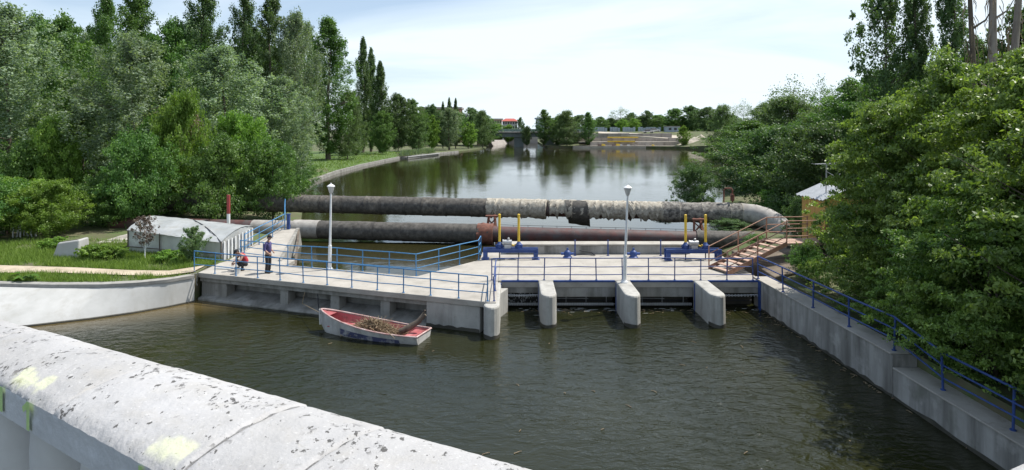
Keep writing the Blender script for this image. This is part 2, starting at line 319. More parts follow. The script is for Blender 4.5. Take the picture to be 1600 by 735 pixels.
# lawn on the lake shore, a strip of grass and a trodden path on the near bank: sheets a little above the soil
def sheet(name, outline, m, dz, cells, zf=zleft):
    pts = [Vector(p) for p in outline]; n = len(pts)
    for x0, y0, x1, y1, st in cells:
        for x in np.arange(x0, x1, st):
            for y in np.arange(y0, y1, st): pts.append(Vector((x, y)))
    v, e, f, *_ = geometry.delaunay_2d_cdt(pts, [(i, (i + 1) % n) for i in range(n)], [list(range(n))], 2, 1e-4)
    b = MB(); b.add([(p.x, p.y, zf(p.x, p.y) + dz) for p in v], [tuple(q) for q in f])
    return tag(b.build(name, m, origin=(0, 0, 0), smooth=True), kind='structure')
sheet('lawn', [(-27.3, 86), (-28.6, 101), (-28.9, 120), (-28.3, 138), (-27.2, 152), (-32, 175), (-60, 175), (-60, 90), (-40, 80)], m_lawn, .05, [(-60, 85, -29, 172, 5)])
pathc = [(-40, 30.6), (-30, 30.5), (-25, 30.55), (-21, 30.2), (-18, 29.75), (-16.2, 29.85), (-14.95, 30.6)]
pw = [1.2, 1.1, .95, .72, .55, .6, .85]
sheet('path', [(x, y - h * .75) for (x, y), h in zip(pathc, pw)] + [(x - .1, y + h) for (x, y), h in list(zip(pathc, pw))[::-1]], m_path, .06, [(-40, 29.3, -15, 30.6, .45)])
# ---- embankment wall (white, curved, battered)
ew = thing('embankment_wall', 'long white rendered retaining wall curving round the grassy bank to the weir', 'wall', (-20, 28, WP))
foot = [(-60, 30), (-28, 24.7), (-22.6, 24.95), (-19.6, 25.9), (-17.7, 26.9), (-16.5, 27.7), (-15.4, 28.75), (-14.7, 29.6)]
def dens(l, k=4):
    o = []
    for (ax, ay), (bx, by) in zip(l[:-1], l[1:]): o += [(ax + (bx - ax) * i / k, ay + (by - ay) * i / k) for i in range(k)]
    return o + [l[-1]]
wt, ft = dens(wall_top), dens(foot)
b = MB(); rows = [[(fx + (fx - tx) * .35, fy + (fy - ty) * .35, WP - .6) for (tx, ty), (fx, fy) in zip(wt, ft)], [(x, y, WP) for x, y in ft],
                  [((tx * .97 + fx * .03), (ty * .97 + fy * .03), -.17) for (tx, ty), (fx, fy) in zip(wt, ft)], [(x, y, -.17) for x, y in wt], [(x, y + .3, -.6) for x, y in wt]]
b.grid(rows); b.build('wall_face', m_white, ew, smooth=True)
b = MB(); rows = [[(x + .02, y - .06, -.17) for x, y in wt], [(x + .02, y - .06, -.035) for x, y in wt], [(x, y - .04, -.02) for x, y in wt], [(x, y + .26, -.0) for x, y in wt], [(x, y + .26, -.4) for x, y in wt]]
b.grid(rows); b.build('wall_cap', m_capg, ew, smooth=True)
b = MB(); rows = [[(x + .05, y - .03, WP - .05) for x, y in ft], [(x + .05, y - .03, WP + .05) for x, y in ft], [(x, y + .03, WP + .07) for x, y in ft]]
b.grid(rows); b.build('waterline_stain', m_darkc, ew, smooth=True)
# ================================================================ WEIR
A0, A1 = Vector((-14.75, 30.05, 0)), Vector((-.95, 24.95, 0))     # front edge of the oblique footway
dA = (A1 - A0).normalized(); nA = Vector((-dA.y, dA.x, 0))           # nA points upstream
def fp(s, back=0, z=0): q = A0 + dA * s + nA * back; return Vector((q.x, q.y, z))
LA = (A1 - A0).length
XR = [1.5, 4.92, 8.38]           # pier centres of the sluice section
YF, YB = 28.45, 35.0             # front and back edge of the sluice deck
wr = thing('weir', 'low concrete sluice weir with a flat pale deck and rounded piers across the river', 'weir', (0, 28, WP))
b = MB()   # oblique footway slab with the wider landing where it meets the sluice deck
slab = [fp(0), fp(LA), (-.62, 24.95), (-.62, YF), (-.62, YB), (-1.62, YB), (-1.66, 33.0), (-4.35, 29.35), (-11.2, 31.75), (-11.2, 33.0), (-14.3, 33.4), (-14.72, 32.2)]
b.prism([(p[0], p[1]) for p in slab], -.22, 0.0); b.build('footway_slab', m_deck, wr, bevel=.02)
b = MB(); b.prism([(-.615, YF), (11.15, YF), (11.15, YB), (-.615, YB)], -.3, .004); b.build('sluice_deck', m_deck, wr, bevel=.015)
# footway fascia with openings
S = lambda px, y: None
segs = [(0.0, 1.5), (4.55, 5.0), (7.25, 7.7), (9.75, 10.2)]      # stub columns along the front
for a, c in segs:
    b = MB(); b.prism([fp(a, .22)[:2], fp(c, .22)[:2], fp(c, .75)[:2], fp(a, .75)[:2]], WP - .8, -.22); b.build('stub_column', m_conc, wr, bevel=.02)
b = MB(); b.prism([fp(12.0, .06)[:2], fp(LA - .35, .06)[:2], fp(LA - .35, 3.2)[:2], fp(12.0, 2.2)[:2]], WP - 1, -.225); b.build('end_block', m_pier, wr, bevel=.03)
b = MB(); b.grid([[fp(12.0 + (LA - .36 - 12.0) * k / 12, .052, WP - .3), fp(12.0 + (LA - .36 - 12.0) * k / 12, .052, WP + .08 + rng.uniform(0, .08))] for k in range(13)]); b.build('waterline_stain', m_darkc, wr)
b = MB(); b.prism([fp(0, .12)[:2], fp(12.0, .12)[:2], fp(12.0, .5)[:2], fp(0, .5)[:2]], -.42, -.222); b.build('edge_beam', m_conc, wr, bevel=.015)
b = MB(); b.prism([fp(-.2, .95)[:2], fp(12.2, .95)[:2], fp(12.2, 1.6)[:2], fp(-.2, 1.6)[:2]], WP - 2, -.223); b.build('body_wall', m_conc, wr)
b = MB()   # sloping apron at the foot
p0 = [fp(.1, -.12), fp(12.0, -.12), fp(12.0, .95), fp(.1, .95)]
b.hexa([(p0[0].x, p0[0].y, WP - 1), (p0[1].x, p0[1].y, WP - 1), (p0[2].x, p0[2].y, WP - 1), (p0[3].x, p0[3].y, WP - 1),
        (p0[0].x, p0[0].y, WP + .10), (p0[1].x, p0[1].y, WP + .04), (p0[2].x, p0[2].y, WP + .34), (p0[3].x, p0[3].y, WP + .40)])
b.build('apron', m_conc, wr, bevel=.03)
b = MB(); b.tube([fp(6.6, .18, -.3), fp(6.72, .1, -.9), fp(6.78, .06, WP)], .03, 6); b.build('drain_pipe', m_dark, wr, smooth=True)
def pier(xc, w2, y0, y1, ztop, splay=.14):
    b = MB(); n = 9; nose = []
    for k in range(n): a = math.pi * k / (n - 1); nose.append((-math.cos(a) * w2, -math.sin(a) * w2 * 1.6))
    top = [(xc + x, y0 + w2 + y) for x, y in nose] + [(xc + w2, y1), (xc - w2, y1)]
    bot = [(xc + x, y0 + w2 + y * 1.0 - splay) for x, y in nose] + [(xc + w2, y1), (xc - w2, y1)]
    m = len(top); vs = [(*p, WP - 1.2) for p in bot] + [(*p, ztop) for p in top]
    b.add(vs, [tuple(range(m - 1, -1, -1)), tuple(range(m, 2 * m))] + [(i, (i + 1) % m, m + (i + 1) % m, m + i) for i in range(m)])
    o = b.build('pier', m_pier, wr, bevel=.07); 
    b = MB(); s = .012
    b.grid([[(xc + x * 1.03, y0 + w2 + y * 1.02 - splay * .6 - s, WP - .2) for x, y in nose], [(xc + x * 1.03, y0 + w2 + y * 1.02 - splay * .48 - s, WP + .11 + rng.uniform(0, .05)) for x, y in nose]]); b.build('waterline_stain', m_darkc, o, smooth=True)
    for sx in (-1, 1):
        b = MB(); b.box(xc + sx * w2 - .02, y1 - .35, WP, xc + sx * w2 + .02, y1 - .23, -.05); b.build('gate_guide', m_dblue, o)
    return o
pier(-.79, .31, 24.55, YF, -.05)
for x in XR: pier(x, .33, 25.95, YF + .03, .03)
ends = [(-.48, XR[0] - .33), (XR[0] + .33, XR[1] - .33), (XR[1] + .33, XR[2] - .33), (XR[2] + .33, 10.95)]
for i, (x0, x1) in enumerate(ends):
    zb = -.72 if i in (1, 2) else -.55
    b = MB(); b.box(x0, YF + .02, zb, x1, YF + .3, -.045); b.build('front_beam', m_conc, wr, bevel=.012)
    b = MB(); b.box(x0 + .01, YF - .015, -.06, x1 - .01, YF + .1, .012); b.build('edge_channel', m_dblue, wr)
    b = MB(); b.box(x0, YF + .8, WP - 2, x1, YF + 1.0, -.3); b.build('gate_panel', m_darkc, wr)
    for k in range(3):
        b = MB(); zz = -.62 - .24 * k; b.box(x0 + .02, YF + .72, zz, x1 - .02, YF + .79, zz + .05); b.build('gate_rib', m_dark, wr)
    g = MB(); xs = x0 + .03
    while xs < x1 - .04:
        g.box(xs, YF + .12, -1.13, xs + .042, YF + .2, -1.02); xs += .075
    g.tube([(x0, YF + .2, -1.08), (x1, YF + .2, -1.08)], .03, 6)
    if i < 3: g.build('toothed_sill', m_galv, wr)
    if i in (1, 2):
        for xx in (x0 + .6, x0 + 1.5, x1 - .35):
            g = MB(); g.tube([(xx, YF + .33, -.74), (xx, YF + .34, -1.05)], .014, 5); g.build('hanger_rod', m_galv, wr)
        g = MB(); g.tube([(x0 + .1, YF + .34, -.86), (x0 + 1.6, YF + .34, -.88)], .014, 5); g.build('cross_rod', m_galv, wr)
    if i in (0, 3):
        g = MB(); g.tube([(x0, YF + .0, -.62), ((x0 + x1) / 2, YF, -.66), (x1, YF, -.62)], .03, 6)
        for k in range(16): xx = x0 + (x1 - x0) * (k + .5) / 16; g.box(xx, YF - .035, -.7, xx + .05, YF + .03, -.6)
        g.build('float_line', m_galv, wr)
# falling water threads in the first bay
g = MB()
for k in range(90):
    x = rng.uniform(-.4, .85) if k < 60 else rng.uniform(-.4, 1.1); z = rng.uniform(-1.1, -.62); l = rng.uniform(.02, .07)
    g.box(x, YF + .09 + rng.uniform(0, .3), z, x + .018, YF + .11 + rng.uniform(0, .3), z + l)
m_foam = mat('white_water_drops', (.7, .72, .72), (.55, .57, .57), .3, 5)
tag(g.build('falling_water', m_foam), 'white drops of water falling through the first sluice bay', 'water', kind='stuff')
g = MB()
for k in range(60):
    bay = ends[rnd.choice([0, 1, 1, 2, 2, 3])]; x = rng.uniform(*bay); y = YF - abs(rng.normal(0, .35)) + .1; l = rng.uniform(.03, .2); wd = rng.uniform(.01, .035)
    n = 6; g.add([(x + l * math.cos(2 * math.pi * q / n), y + wd * math.sin(2 * math.pi * q / n), WP + .012) for q in range(n)], [tuple(range(n))])
tag(g.build('foam', m_foam), 'thin flecks of foam on the water below the sluice gates', 'foam', kind='stuff')
# back kerb wall with a drain channel behind the deck
bw = thing('kerb_wall', 'low concrete wall along the upstream edge of the sluice deck', 'wall', (5, YB, 0))
b = MB(); b.box(-.3, YB - .55, .004, 9.6, YB + .3, .46); b.build('wall_face', m_rendgrey, bw, bevel=.02)
b = MB(); b.box(-.34, YB - .60, .462, 9.64, YB + .34, .54); b.build('wall_cap', m_deck, bw, bevel=.015)
b = MB(); b.box(-1.6, YB - .1, WP - 2, 11.1, YB + .25, -.31); b.build('upstream_wall', m_conc, bw)
# ramp up to the pipes beside the plastic shelter
rp = thing('ramp', 'sloping concrete ramp rising from the footway beside the plastic shelter', 'ramp', (-13, 37, 0))
b = MB()
b.hexa([(-14.55, 32.6, -1.5), (-11.9, 32.6, -1.5), (-13.3, 40.0, -1.5), (-14.55, 40.0, -1.5), (-14.55, 32.6, -.01), (-11.95, 32.6, -.01), (-13.5, 40.0, .5), (-14.55, 40.0, .5)])
b.build('ramp_slab', m_deck, rp, bevel=.02)
b = MB(); b.hexa([(-11.93, 32.62, -1.4), (-11.6, 32.62, -1.4), (-13.0, 40.0, -1.4), (-13.47, 40.0, -1.4), (-11.93, 32.62, .05), (-11.75, 32.62, .05), (-13.28, 40.0, .56), (-13.47, 40.0, .56)]); b.build('side_wall', m_conc, rp, bevel=.02)
b = MB()
for q in ((-11.72, 33.0, .3), (-11.35, 36, .0)): pass
b.bar((-13.2, 39.6, .5), (-11.3, 33.4, -.4), .12, .05); b.build('timber_brace', m_bark, rp)
# ---- railings
def railing(name, label, pts, spacing, h, rails, group=None, m=m_blue, skip_first=False, skip_last=False, pr=.025, sway=0.0, exact=None):
    pts = [Vector(p) for p in pts]
    t = thing(name, label, 'railing', pts[0], group)
    posts = []
    for i, (a, c) in enumerate(zip(pts[:-1], pts[1:])):
        n = max(1, round((c - a).length / spacing))
        for k in range(n): posts.append(a.lerp(c, k / n))
    posts.append(pts[-1])
    if skip_first: posts = posts[1:]
    if skip_last: posts = posts[:-1]
    for p in posts:
        b = MB(); lx, ly = rng.normal(0, .018, 2)
        b.tube([p + Vector((0, 0, -.06)), p + Vector((lx, ly, h))], pr, 8); b.tube([p + Vector((0, 0, .0)), p + Vector((0, 0, .025))], pr * 2.2, 8)
        b.build('post', m, t, smooth=True)
    for z in rails:
        b = MB(); line = []
        for a, c in zip(pts[:-1], pts[1:]):
            n = max(1, round((c - a).length / spacing))
            for k in range(n): line.append(a.lerp(c, k / n) + Vector((rng.normal(0, .012), rng.normal(0, .012), z + rng.normal(0, .013))))
        line.append(pts[-1] + Vector((0, 0, z)))
        b.tube(line, pr * (1.0 if z == max(rails) else .8), 8); b.build('rail', m, t, smooth=True)
    return t
railing('railing', 'blue pipe railing along the front of the oblique footway, above the rowboat', [fp(-.35, .12), fp(LA - .06, .14)], 1.25, .98, (.98, .66, .33))
railing('railing', 'blue pipe railing round the lake side of the footway behind the standing man', [(-14.05, 33.1, 0), (-11.1, 31.68, 0), (-4.4, 29.42, 0), (-1.72, 33.0, 0), (-1.68, 34.3, 0)], 1.5, 1.0, (1.0, .66, .33))
railing('railing', 'blue railing climbing the ramp beside the plastic shelter', [(-14.3, 34.2, .1), (-14.1, 39.7, .48), (-15.6, 44.0, .9)], 1.9, 1.0, (1.0, .66, .33))
railing('railing', 'blue railing along the front edge of the sluice deck above the gates', [(-.9, YF + .1, .004), (10.75, YF + .1, .004)], 1.19, .97, (.97, .60, .25), m=m_dblue)
railing('railing', 'short blue railing down the side of the footway corner above the first bay', [(-.7, 25.1, 0), (-.7, YF - .2, 0)], 1.6, .98, (.98, .66, .33), m=m_dblue, skip_last=True)
# taller end post and box at the ramp head
b = MB(); b.box(-14.0, 39.75, .5, -13.82, 39.92, 1.4); b.box(-14.03, 39.72, 1.4, -13.79, 39.95, 1.45)
tag(b.build('control_box', m_dblue, bevel=.01), 'narrow dark blue steel box at the head of the ramp', 'control box')
# ---- channel wall
cw = thing('channel_wall', 'grey concrete channel wall with a step down, beneath the trees on the far side', 'wall', (11.4, 22, WP))
def cwall(y0, y1, x0, x1, z):
    b = MB(); b.hexa([(x0, y0, WP - 1.5), (x0 + .75, y0, WP - 1.5), (x1 + .75, y1, WP - 1.5), (x1, y1, WP - 1.5), (x0, y0, z), (x0 + .75, y0, z), (x1 + .75, y1, z), (x1, y1, z)]); return b
cwall(19.1, 29.0, 11.35, 10.95, .02).build('upper_wall', m_rendgrey, cw, bevel=.02)
cwall(-8, 19.097, 12.0, 11.36, -.38).build('lower_wall', m_rendgrey, cw, bevel=.02)
b = MB(); b.hexa([(11.31, 19.14, .022), (12.1, 19.14, .022), (11.7, 29.0, .022), (10.91, 29.0, .022), (11.31, 19.14, .07), (12.1, 19.14, .07), (11.7, 29.0, .07), (10.91, 29.0, .07)]); b.build('coping', m_deck, cw, bevel=.012)
b = MB(); b.hexa([(11.97, -8, -.378), (12.75, -8, -.378), (12.11, 19.06, -.378), (11.33, 19.06, -.378), (11.97, -8, -.33), (12.75, -8, -.33), (12.11, 19.06, -.33), (11.33, 19.06, -.33)]); b.build('coping', m_deck, cw, bevel=.012)
b = MB(); b.box(10.92, 28.2, WP, 10.965, 28.42, .0); b.build('gate_guide', m_dblue, cw)
for nm, x0, y0, x1, y1 in (('waterline_stain', 12.0, -8, 11.36, 19.09), ('waterline_stain', 11.35, 19.11, 10.95, 28.99)):
    b = MB(); e = .006; rows = []
    for k in range(61):
        t = k / 60; x = x0 + (x1 - x0) * t - e; y = y0 + (y1 - y0) * t; rows.append([(x, y, WP - .3), (x, y, WP + .07 + .04 * math.sin(k * .37 + x0) * math.sin(k * .93) + rng.uniform(0, .05))])
    b.grid(rows); b.build(nm, m_darkc, cw)
railing('railing', 'long blue railing along the stepped top of the channel wall under the overhanging trees', [(10.98, 28.55, .07), (11.55, 19.35, .07), (11.72, 17.4, -.33), (12.25, 3.5, -.33)], 2.25, 1.0, (1.0, .66, .34), m=m_dblue, pr=.032)
# ================================================================ STAIR, BRIDGE AND HUT
Sb, St = Vector((9.95, 29.55, 0)), Vector((13.2, 30.75, 1.22))
dS = (Vector((St.x, St.y, 0)) - Vector((Sb.x, Sb.y, 0))).normalized(); nS = Vector((-dS.y, dS.x, 0)); WS = 1.35
stt = thing('steel_stair', 'rusty brown steel stair rising from the sluice deck to a footbridge', 'staircase', Sb)
for o_ in (0, WS):
    b = MB(); a = Sb + nS * o_; c = St + nS * o_
    b.bar(a + Vector((0, 0, .06)), c + Vector((0, 0, .0)), .05, .2); b.build('stringer', m_stair, stt)
NT = 9
for k in range(NT):
    t = (k + .5) / NT; c = Sb.lerp(St, t) + Vector((0, 0, .06)); b = MB(); d = dS * .135
    q = [c - d + nS * .03, c + d + nS * .03, c + d + nS * (WS - .03), c - d + nS * (WS - .03)]
    b.hexa([p + Vector((0, 0, -.02)) for p in q] + [p + Vector((0, 0, .02)) for p in q]); b.build('tread', m_tread, stt)
PE = St + dS * .0 + Vector((2.9, .35, 0))
for o_ in (0, WS):
    for z in (1.1, .74, .37):
        b = MB(); b.tube([Sb + nS * o_ + Vector((0, 0, z)), St + nS * o_ + Vector((0, 0, z)), St + nS * o_ + Vector((2.2, .25, z))], .024, 8); b.build('handrail', m_stair, stt, smooth=True)
    for p in (Sb.lerp(St, .0), Sb.lerp(St, .5), St, St + Vector((2.15, .25, 0))):
        b = MB(); b.tube([p + nS * o_ + Vector((0, 0, -.05)), p + nS * o_ + Vector((0, 0, 1.11))], .034, 8); b.build('post', m_stair, stt, smooth=True)
b = MB(); q = [St, St + Vector((3.4, .4, 0)), St + nS * WS + Vector((3.4, .4, 0)), St + nS * WS]
b.hexa([p + Vector((0, 0, -.1)) for p in q] + [p + Vector((0, 0, .03)) for p in q]); b.build('landing', m_tread, stt)
for o_ in (0, WS):
    b = MB(); b.bar(St + nS * o_ + Vector((0, 0, -.16)), St + nS * o_ + Vector((3.4, .4, -.16)), .06, .12); b.build('landing_beam', m_dark, stt)
b = MB(); b.prism([(11.72, 28.6), (14.6, 29.6), (15.4, 33.5), (11.72, 34.2)], -1, [.15, .5, .7, .25])
tag(b.build('abutment', mat('earthy_stone', (.20, .16, .12), (.10, .08, .06), .95, 2, bump=1.0, bscale=7), bevel=.05), 'earth-stained masonry abutment under the rusty footbridge', 'abutment')
ht = thing('hut', 'small ochre timber hut with a corrugated grey roof among the trees', 'hut', (16.2, 32.6, 1.0))
m_ochre = mat('ochre_boards', (.62, .38, .12), (.48, .28, .08), .8, 2, (6, 6, .5), bump=.2)
hx0, hx1, hy0, hy1, hz0, hz1 = 15.45, 17.5, 31.5, 34.0, .8, 3.28
for k in range(12):
    y = hy0 + (hy1 - hy0) * k / 12; b = MB(); b.box(hx0 - .04 - rng.uniform(0, .008), y + .004, hz0, hx0, y + (hy1 - hy0) / 12 - .004, hz1); b.build('board', m_ochre, ht)
b = MB(); b.box(hx0 + .003, hy0, hz0, hx1, hy1, hz1); b.build('wall', m_ochre, ht)
for xa, za, xb, zb in ((hx0 - .3, hz1 - .03, 16.45, hz1 + .55), (hx1 + .3, hz1 - .03, 16.45, hz1 + .55)):
    nr = 30; b = MB(); ys = [hy0 - .25 + (hy1 - hy0 + .5) * k / nr for k in range(nr + 1)]
    rf = [[(xa, y, za + .03 * math.sin(k * math.pi / 2)) for k, y in enumerate(ys)], [(xb, y, zb + .03 * math.sin(k * math.pi / 2)) for k, y in enumerate(ys)]]
    b.grid(rf); b.grid([[(x, y, z - .03) for x, y, z in r][::-1] for r in rf]); b.build('roof', m_galv, ht)
an = thing('aerial', 'grey television aerial on a mast over the hut roof', 'aerial', (15.85, 32.3, 3.3))
b = MB(); b.tube([(15.85, 32.3, 3.2), (15.87, 32.3, 5.0)], .03, 6); b.build('mast', m_galv, an)
b = MB(); b.tube([(15.2, 32.1, 4.98), (16.6, 32.5, 5.02)], .018, 5)
for k in range(8): x = 15.25 + k * .18; b.tube([(x, 31.85, 4.98), (x, 32.6, 4.98)], .01, 4)
b.build('boom', m_galv, an)
b = MB(); b.tube([(15.86, 32.3, 4.6), (16.4, 32.3, 4.3)], .015, 5); b.tube([(16.4, 32.0, 4.5), (16.4, 32.6, 4.1)], .012, 5); b.build('arm', m_galv, an)
# ================================================================ PIPES
def pipe_frame(pts):
    pts = [Vector(p) for p in pts]; return pts
def jacket(path, r, m, parent, ragged=.0, gap=None, wob_=.02, name='insulation_jacket', open_a=0, seed=0, n=26):
    """sleeve round a pipe; ragged lower rim when open_a > 0 (radians left open underneath)"""
    rg = np.random.default_rng(seed); pts = [Vector(p) for p in path]; d = (pts[-1] - pts[0]).normalized(); side = d.cross(Vector((0, 0, 1))).normalized(); up = side.cross(d)
    L = (pts[-1] - pts[0]).length; m_ = max(3, int(L / .16)); rows = []
    for i in range(m_ + 1):
        c = pts[0].lerp(pts[-1], i / m_); row = []
        cut1 = open_a / 2 * (1 + ragged * rg.normal()); cut2 = open_a / 2 * (1 + ragged * rg.normal())
        cut1 = max(0, cut1); cut2 = max(0, cut2)
        for k in range(n + 1):
            a = -math.pi / 2 + cut1 + (2 * math.pi - cut1 - cut2) * k / n
            rr = r * (1 + wob_ * rg.normal()) + (.0)
            row.append(c + side * math.cos(a) * rr + up * math.sin(a) * rr)
        if open_a == 0: row[-1] = row[0]
        rows.append(row)
    b = MB(); b.grid(rows); b.grid([[p + (rows[i][0] - rows[i][0]) for p in r_] for i, r_ in enumerate([rows[0]])] + [[pts[0]] * (n + 1)]); b.grid([[pts[-1]] * (n + 1), rows[-1]])
    return b.build(name, m, parent, smooth=True)
U0, U1 = Vector((-30, 48.4, 1.38)), Vector((15.1, 41.95, 1.18))
up_ = thing('pipeline', 'thick upper heating pipe with torn grey and black lagging crossing the lake on trestles', 'pipeline', (-8, 45, 0))
def onU(t): return U0.lerp(U1, t)
b = MB(); b.tube([U0, U1], .5, 24); b.build('steel_pipe', m_redpipe, up_, smooth=True)
def tX(x): return (x - U0.x) / (U1.x - U0.x)
xs = -30.0; k = 0
while xs < 15.0 and k < 80:
    ln = rnd.uniform(1.0, 1.8); xe = min(15.05, xs + ln)
    if xe < -1.6: jacket([onU(tX(xs)), onU(tX(xe) - .0004)], .64 + rnd.uniform(-.02, .02), rnd.choice([m_felt, m_felt2]), up_, seed=k, wob_=.012)
    elif xe < 11.0:
        if 3.3 < (xs + xe) / 2 < 4.6: pass
        jacket([onU(tX(xs)), onU(tX(xe) - .0004)], .67 + rnd.uniform(-.02, .02), rnd.choice([m_ash, m_ash, m_ash2]), up_, ragged=.55, open_a=rnd.choice([.7, 1.1, 1.4, 1.9]), seed=k, wob_=.03)
    else: jacket([onU(tX(xs)), onU(tX(xe) - .0004)], .67 + rnd.uniform(-.02, .02), m_ash2, up_, seed=k, wob_=.03)
    a = onU(tX(xe)); d = (U1 - U0).normalized()
    b = MB(); b.tube([a - d * .025, a + d * .025], .665 if xe < -1.6 else .69, 24); b.build('band', m_felt if xe < -1.6 else m_ash, up_, smooth=True)
    xs = xe; k += 1
# a loose flap of felt hanging off
f0, f1 = onU(tX(3.55)), onU(tX(5.0)); sd_ = Vector((-.14, -.99, 0))
b = MB(); rows = []
for i in range(7):
    c = f0.lerp(f1, i / 6); row = []
    for j in range(8):
        a = R(70) - j * R(24); rr = .71 + .02 * math.sin(i * 2 + j)
        row.append(c + Vector((0, -math.cos(a) * rr, math.sin(a) * rr)) + Vector((j * .045, 0, -max(0, j - 5) * .12 - (i / 6) * max(0, j - 3) * .05)))
    rows.append(row)
b.grid(rows); b.build('loose_flap', m_felt, up_, smooth=True)
# elbow, built from mitred pale segments
ep = [(15.12, 41.95, 1.18), (15.75, 41.6, 1.15), (16.3, 41.1, 1.0), (16.75, 40.5, .7), (17.05, 39.9, .25), (17.2, 39.5, -.4)]
for a, c in zip(ep[:-1], ep[1:]):
    b = MB(); a = Vector(a); c = Vector(c); d = (c - a) * .04; b.tube([a - d * .6, c + d], .67, 22); b.build('elbow_segment', m_greypipe, up_, smooth=True)
b = MB()
for dx in (-.28, .28): b.tube([(14.2 + dx, 42.05, 1.9), (14.2 + dx, 42.05, 2.75)], .045, 6)
b.tube([(13.9, 42.05, 2.62), (14.0, 42.05, 2.82), (14.4, 42.05, 2.82), (14.5, 42.05, 2.62)], .05, 6); b.tube([(14.48, 42.05, 2.0), (14.48, 42.05, 2.35)], .14, 8); b.tube([(14.48, 41.8, 2.4), (14.48, 42.3, 2.4)], .06, 6)
b.build('valve_frame', m_rust, up_, smooth=True)
lp = thing('pipeline', 'lower pipe in bare red paint and black felt close above the water behind the weir', 'pipeline', (-6, 41, -.5))
W0, W1 = Vector((-27, 43.2, .30)), Vector((14.6, 38.55, -.02))
def tW(x): return (x - W0.x) / (W1.x - W0.x)
b = MB(); b.tube([W0, W1], .50, 24); b.build('steel_pipe', m_redpipe, lp, smooth=True)
def wj(x0, x1, m, r, **k): jacket([W0.lerp(W1, tW(x0)), W0.lerp(W1, tW(x1) - .0003)], r, m, lp, **k)
wj(-17.0, -14.2, m_greypipe, .53, seed=101, wob_=.008)
xs = -14.2; k = 0
while xs < -1.25:
    xe = min(-1.2, xs + rnd.uniform(1.2, 2.2)); wj(xs, xe, m_greypipe if xs < -13 else m_felt, .60 + rnd.uniform(-.015, .015), seed=110 + k, wob_=.012); xs = xe; k += 1
wj(11.2, 13.2, m_felt, .56, seed=140, wob_=.02); wj(13.2, 14.59, m_felt2, .57, seed=141, wob_=.02)
b = MB()
for i in range(14):
    q = W0.lerp(W1, tW(-.8 + i * .9)); b.tube([q + Vector((0, 0, .48)), q + Vector((0, 0, .62))], .014, 5)
b.tube([W0.lerp(W1, tW(-.9)) + Vector((0, 0, .6)), W0.lerp(W1, tW(11)) + Vector((0, 0, .6))], .014, 5); b.build('cable', m_dark, lp)
for x, y in ((-1.35, 41.9), (11.9, 40.3)):
    ts = thing('pipe_trestle', 'rusty steel trestle carrying the pipes by the blue footway corner' if x < 0 else 'rusty steel trestle carrying the pipes behind the yellow-posted winch near the stair', 'trestle', (x, y, -1), 'trestles between the two pipes')
    b = MB()
    for dx in (-.32, .32): b.bar((x + dx * 1.5, y - .1, -1.5), (x + dx * .55, y + .9, 1.0), .14, .14)
    b.build('legs_frame', m_rust, ts)
    b = MB(); b.bar((x - .4, y + .5, .95), (x + .4, y + .5, .95), .3, .1); b.build('saddle', m_rust, ts)
    b = MB(); b.bar((x - .3, y + .3, .2), (x + .25, y + .55, .75), .07, .07); b.bar((x + .3, y + .3, .2), (x - .25, y + .55, .75), .07, .07); b.build('brace', m_rust, ts)
wj(-2.15, -1.15, m_rust, .66, seed=150, wob_=.05)
# ================================================================ LAMPS
def lamp(x, y, z, h, lean, label):
    t = thing('street_lamp', label, 'street lamp', (x, y, z), 'white lamp posts on the weir')
    top = Vector((x + lean, y, z + h - .5))
    b = MB(); b.lathe((x, y, z), [(.16, 0), (.16, .05), (.12, .07), (.12, .1)], 14); b.build('base_plate', m_lampw, t, smooth=True)
    b = MB(); b.tube([(x, y, z + .1), (x + lean * .25, y, z + h * .28), (x + lean * .26, y, z + h * .285), top], [.085, .08, .058, .042], 12); b.build('pole', m_lampw, t, smooth=True)
    b = MB(); b.lathe(top, [(.05, 0), (.07, .03), (.16, .30), (.165, .33)], 14); ln = b.build('lantern', m_glass, t, smooth=True)
    b = MB(); b.lathe(top + Vector((0, 0, .33)), [(.19, 0), (.19, .025), (.10, .09), (.03, .13), (.02, .18)], 14); b.build('cap', m_lampw, ln, smooth=True)
    b = MB()
    for k in range(6):
        a = k * math.pi / 3; b.tube([top + Vector((.07 * math.cos(a), .07 * math.sin(a), .03)), top + Vector((.166 * math.cos(a), .166 * math.sin(a), .33))], .008, 4)
    b.build('ribs', m_lampw, ln)
lamp(-8.75, 30.72, 0, 4.15, .06, 'white lamp post on the lake side of the oblique footway, behind the rowboat')
lamp(4.92, 28.0, .03, 4.3, .14, 'white lamp post standing on the middle rounded pier of the sluice')
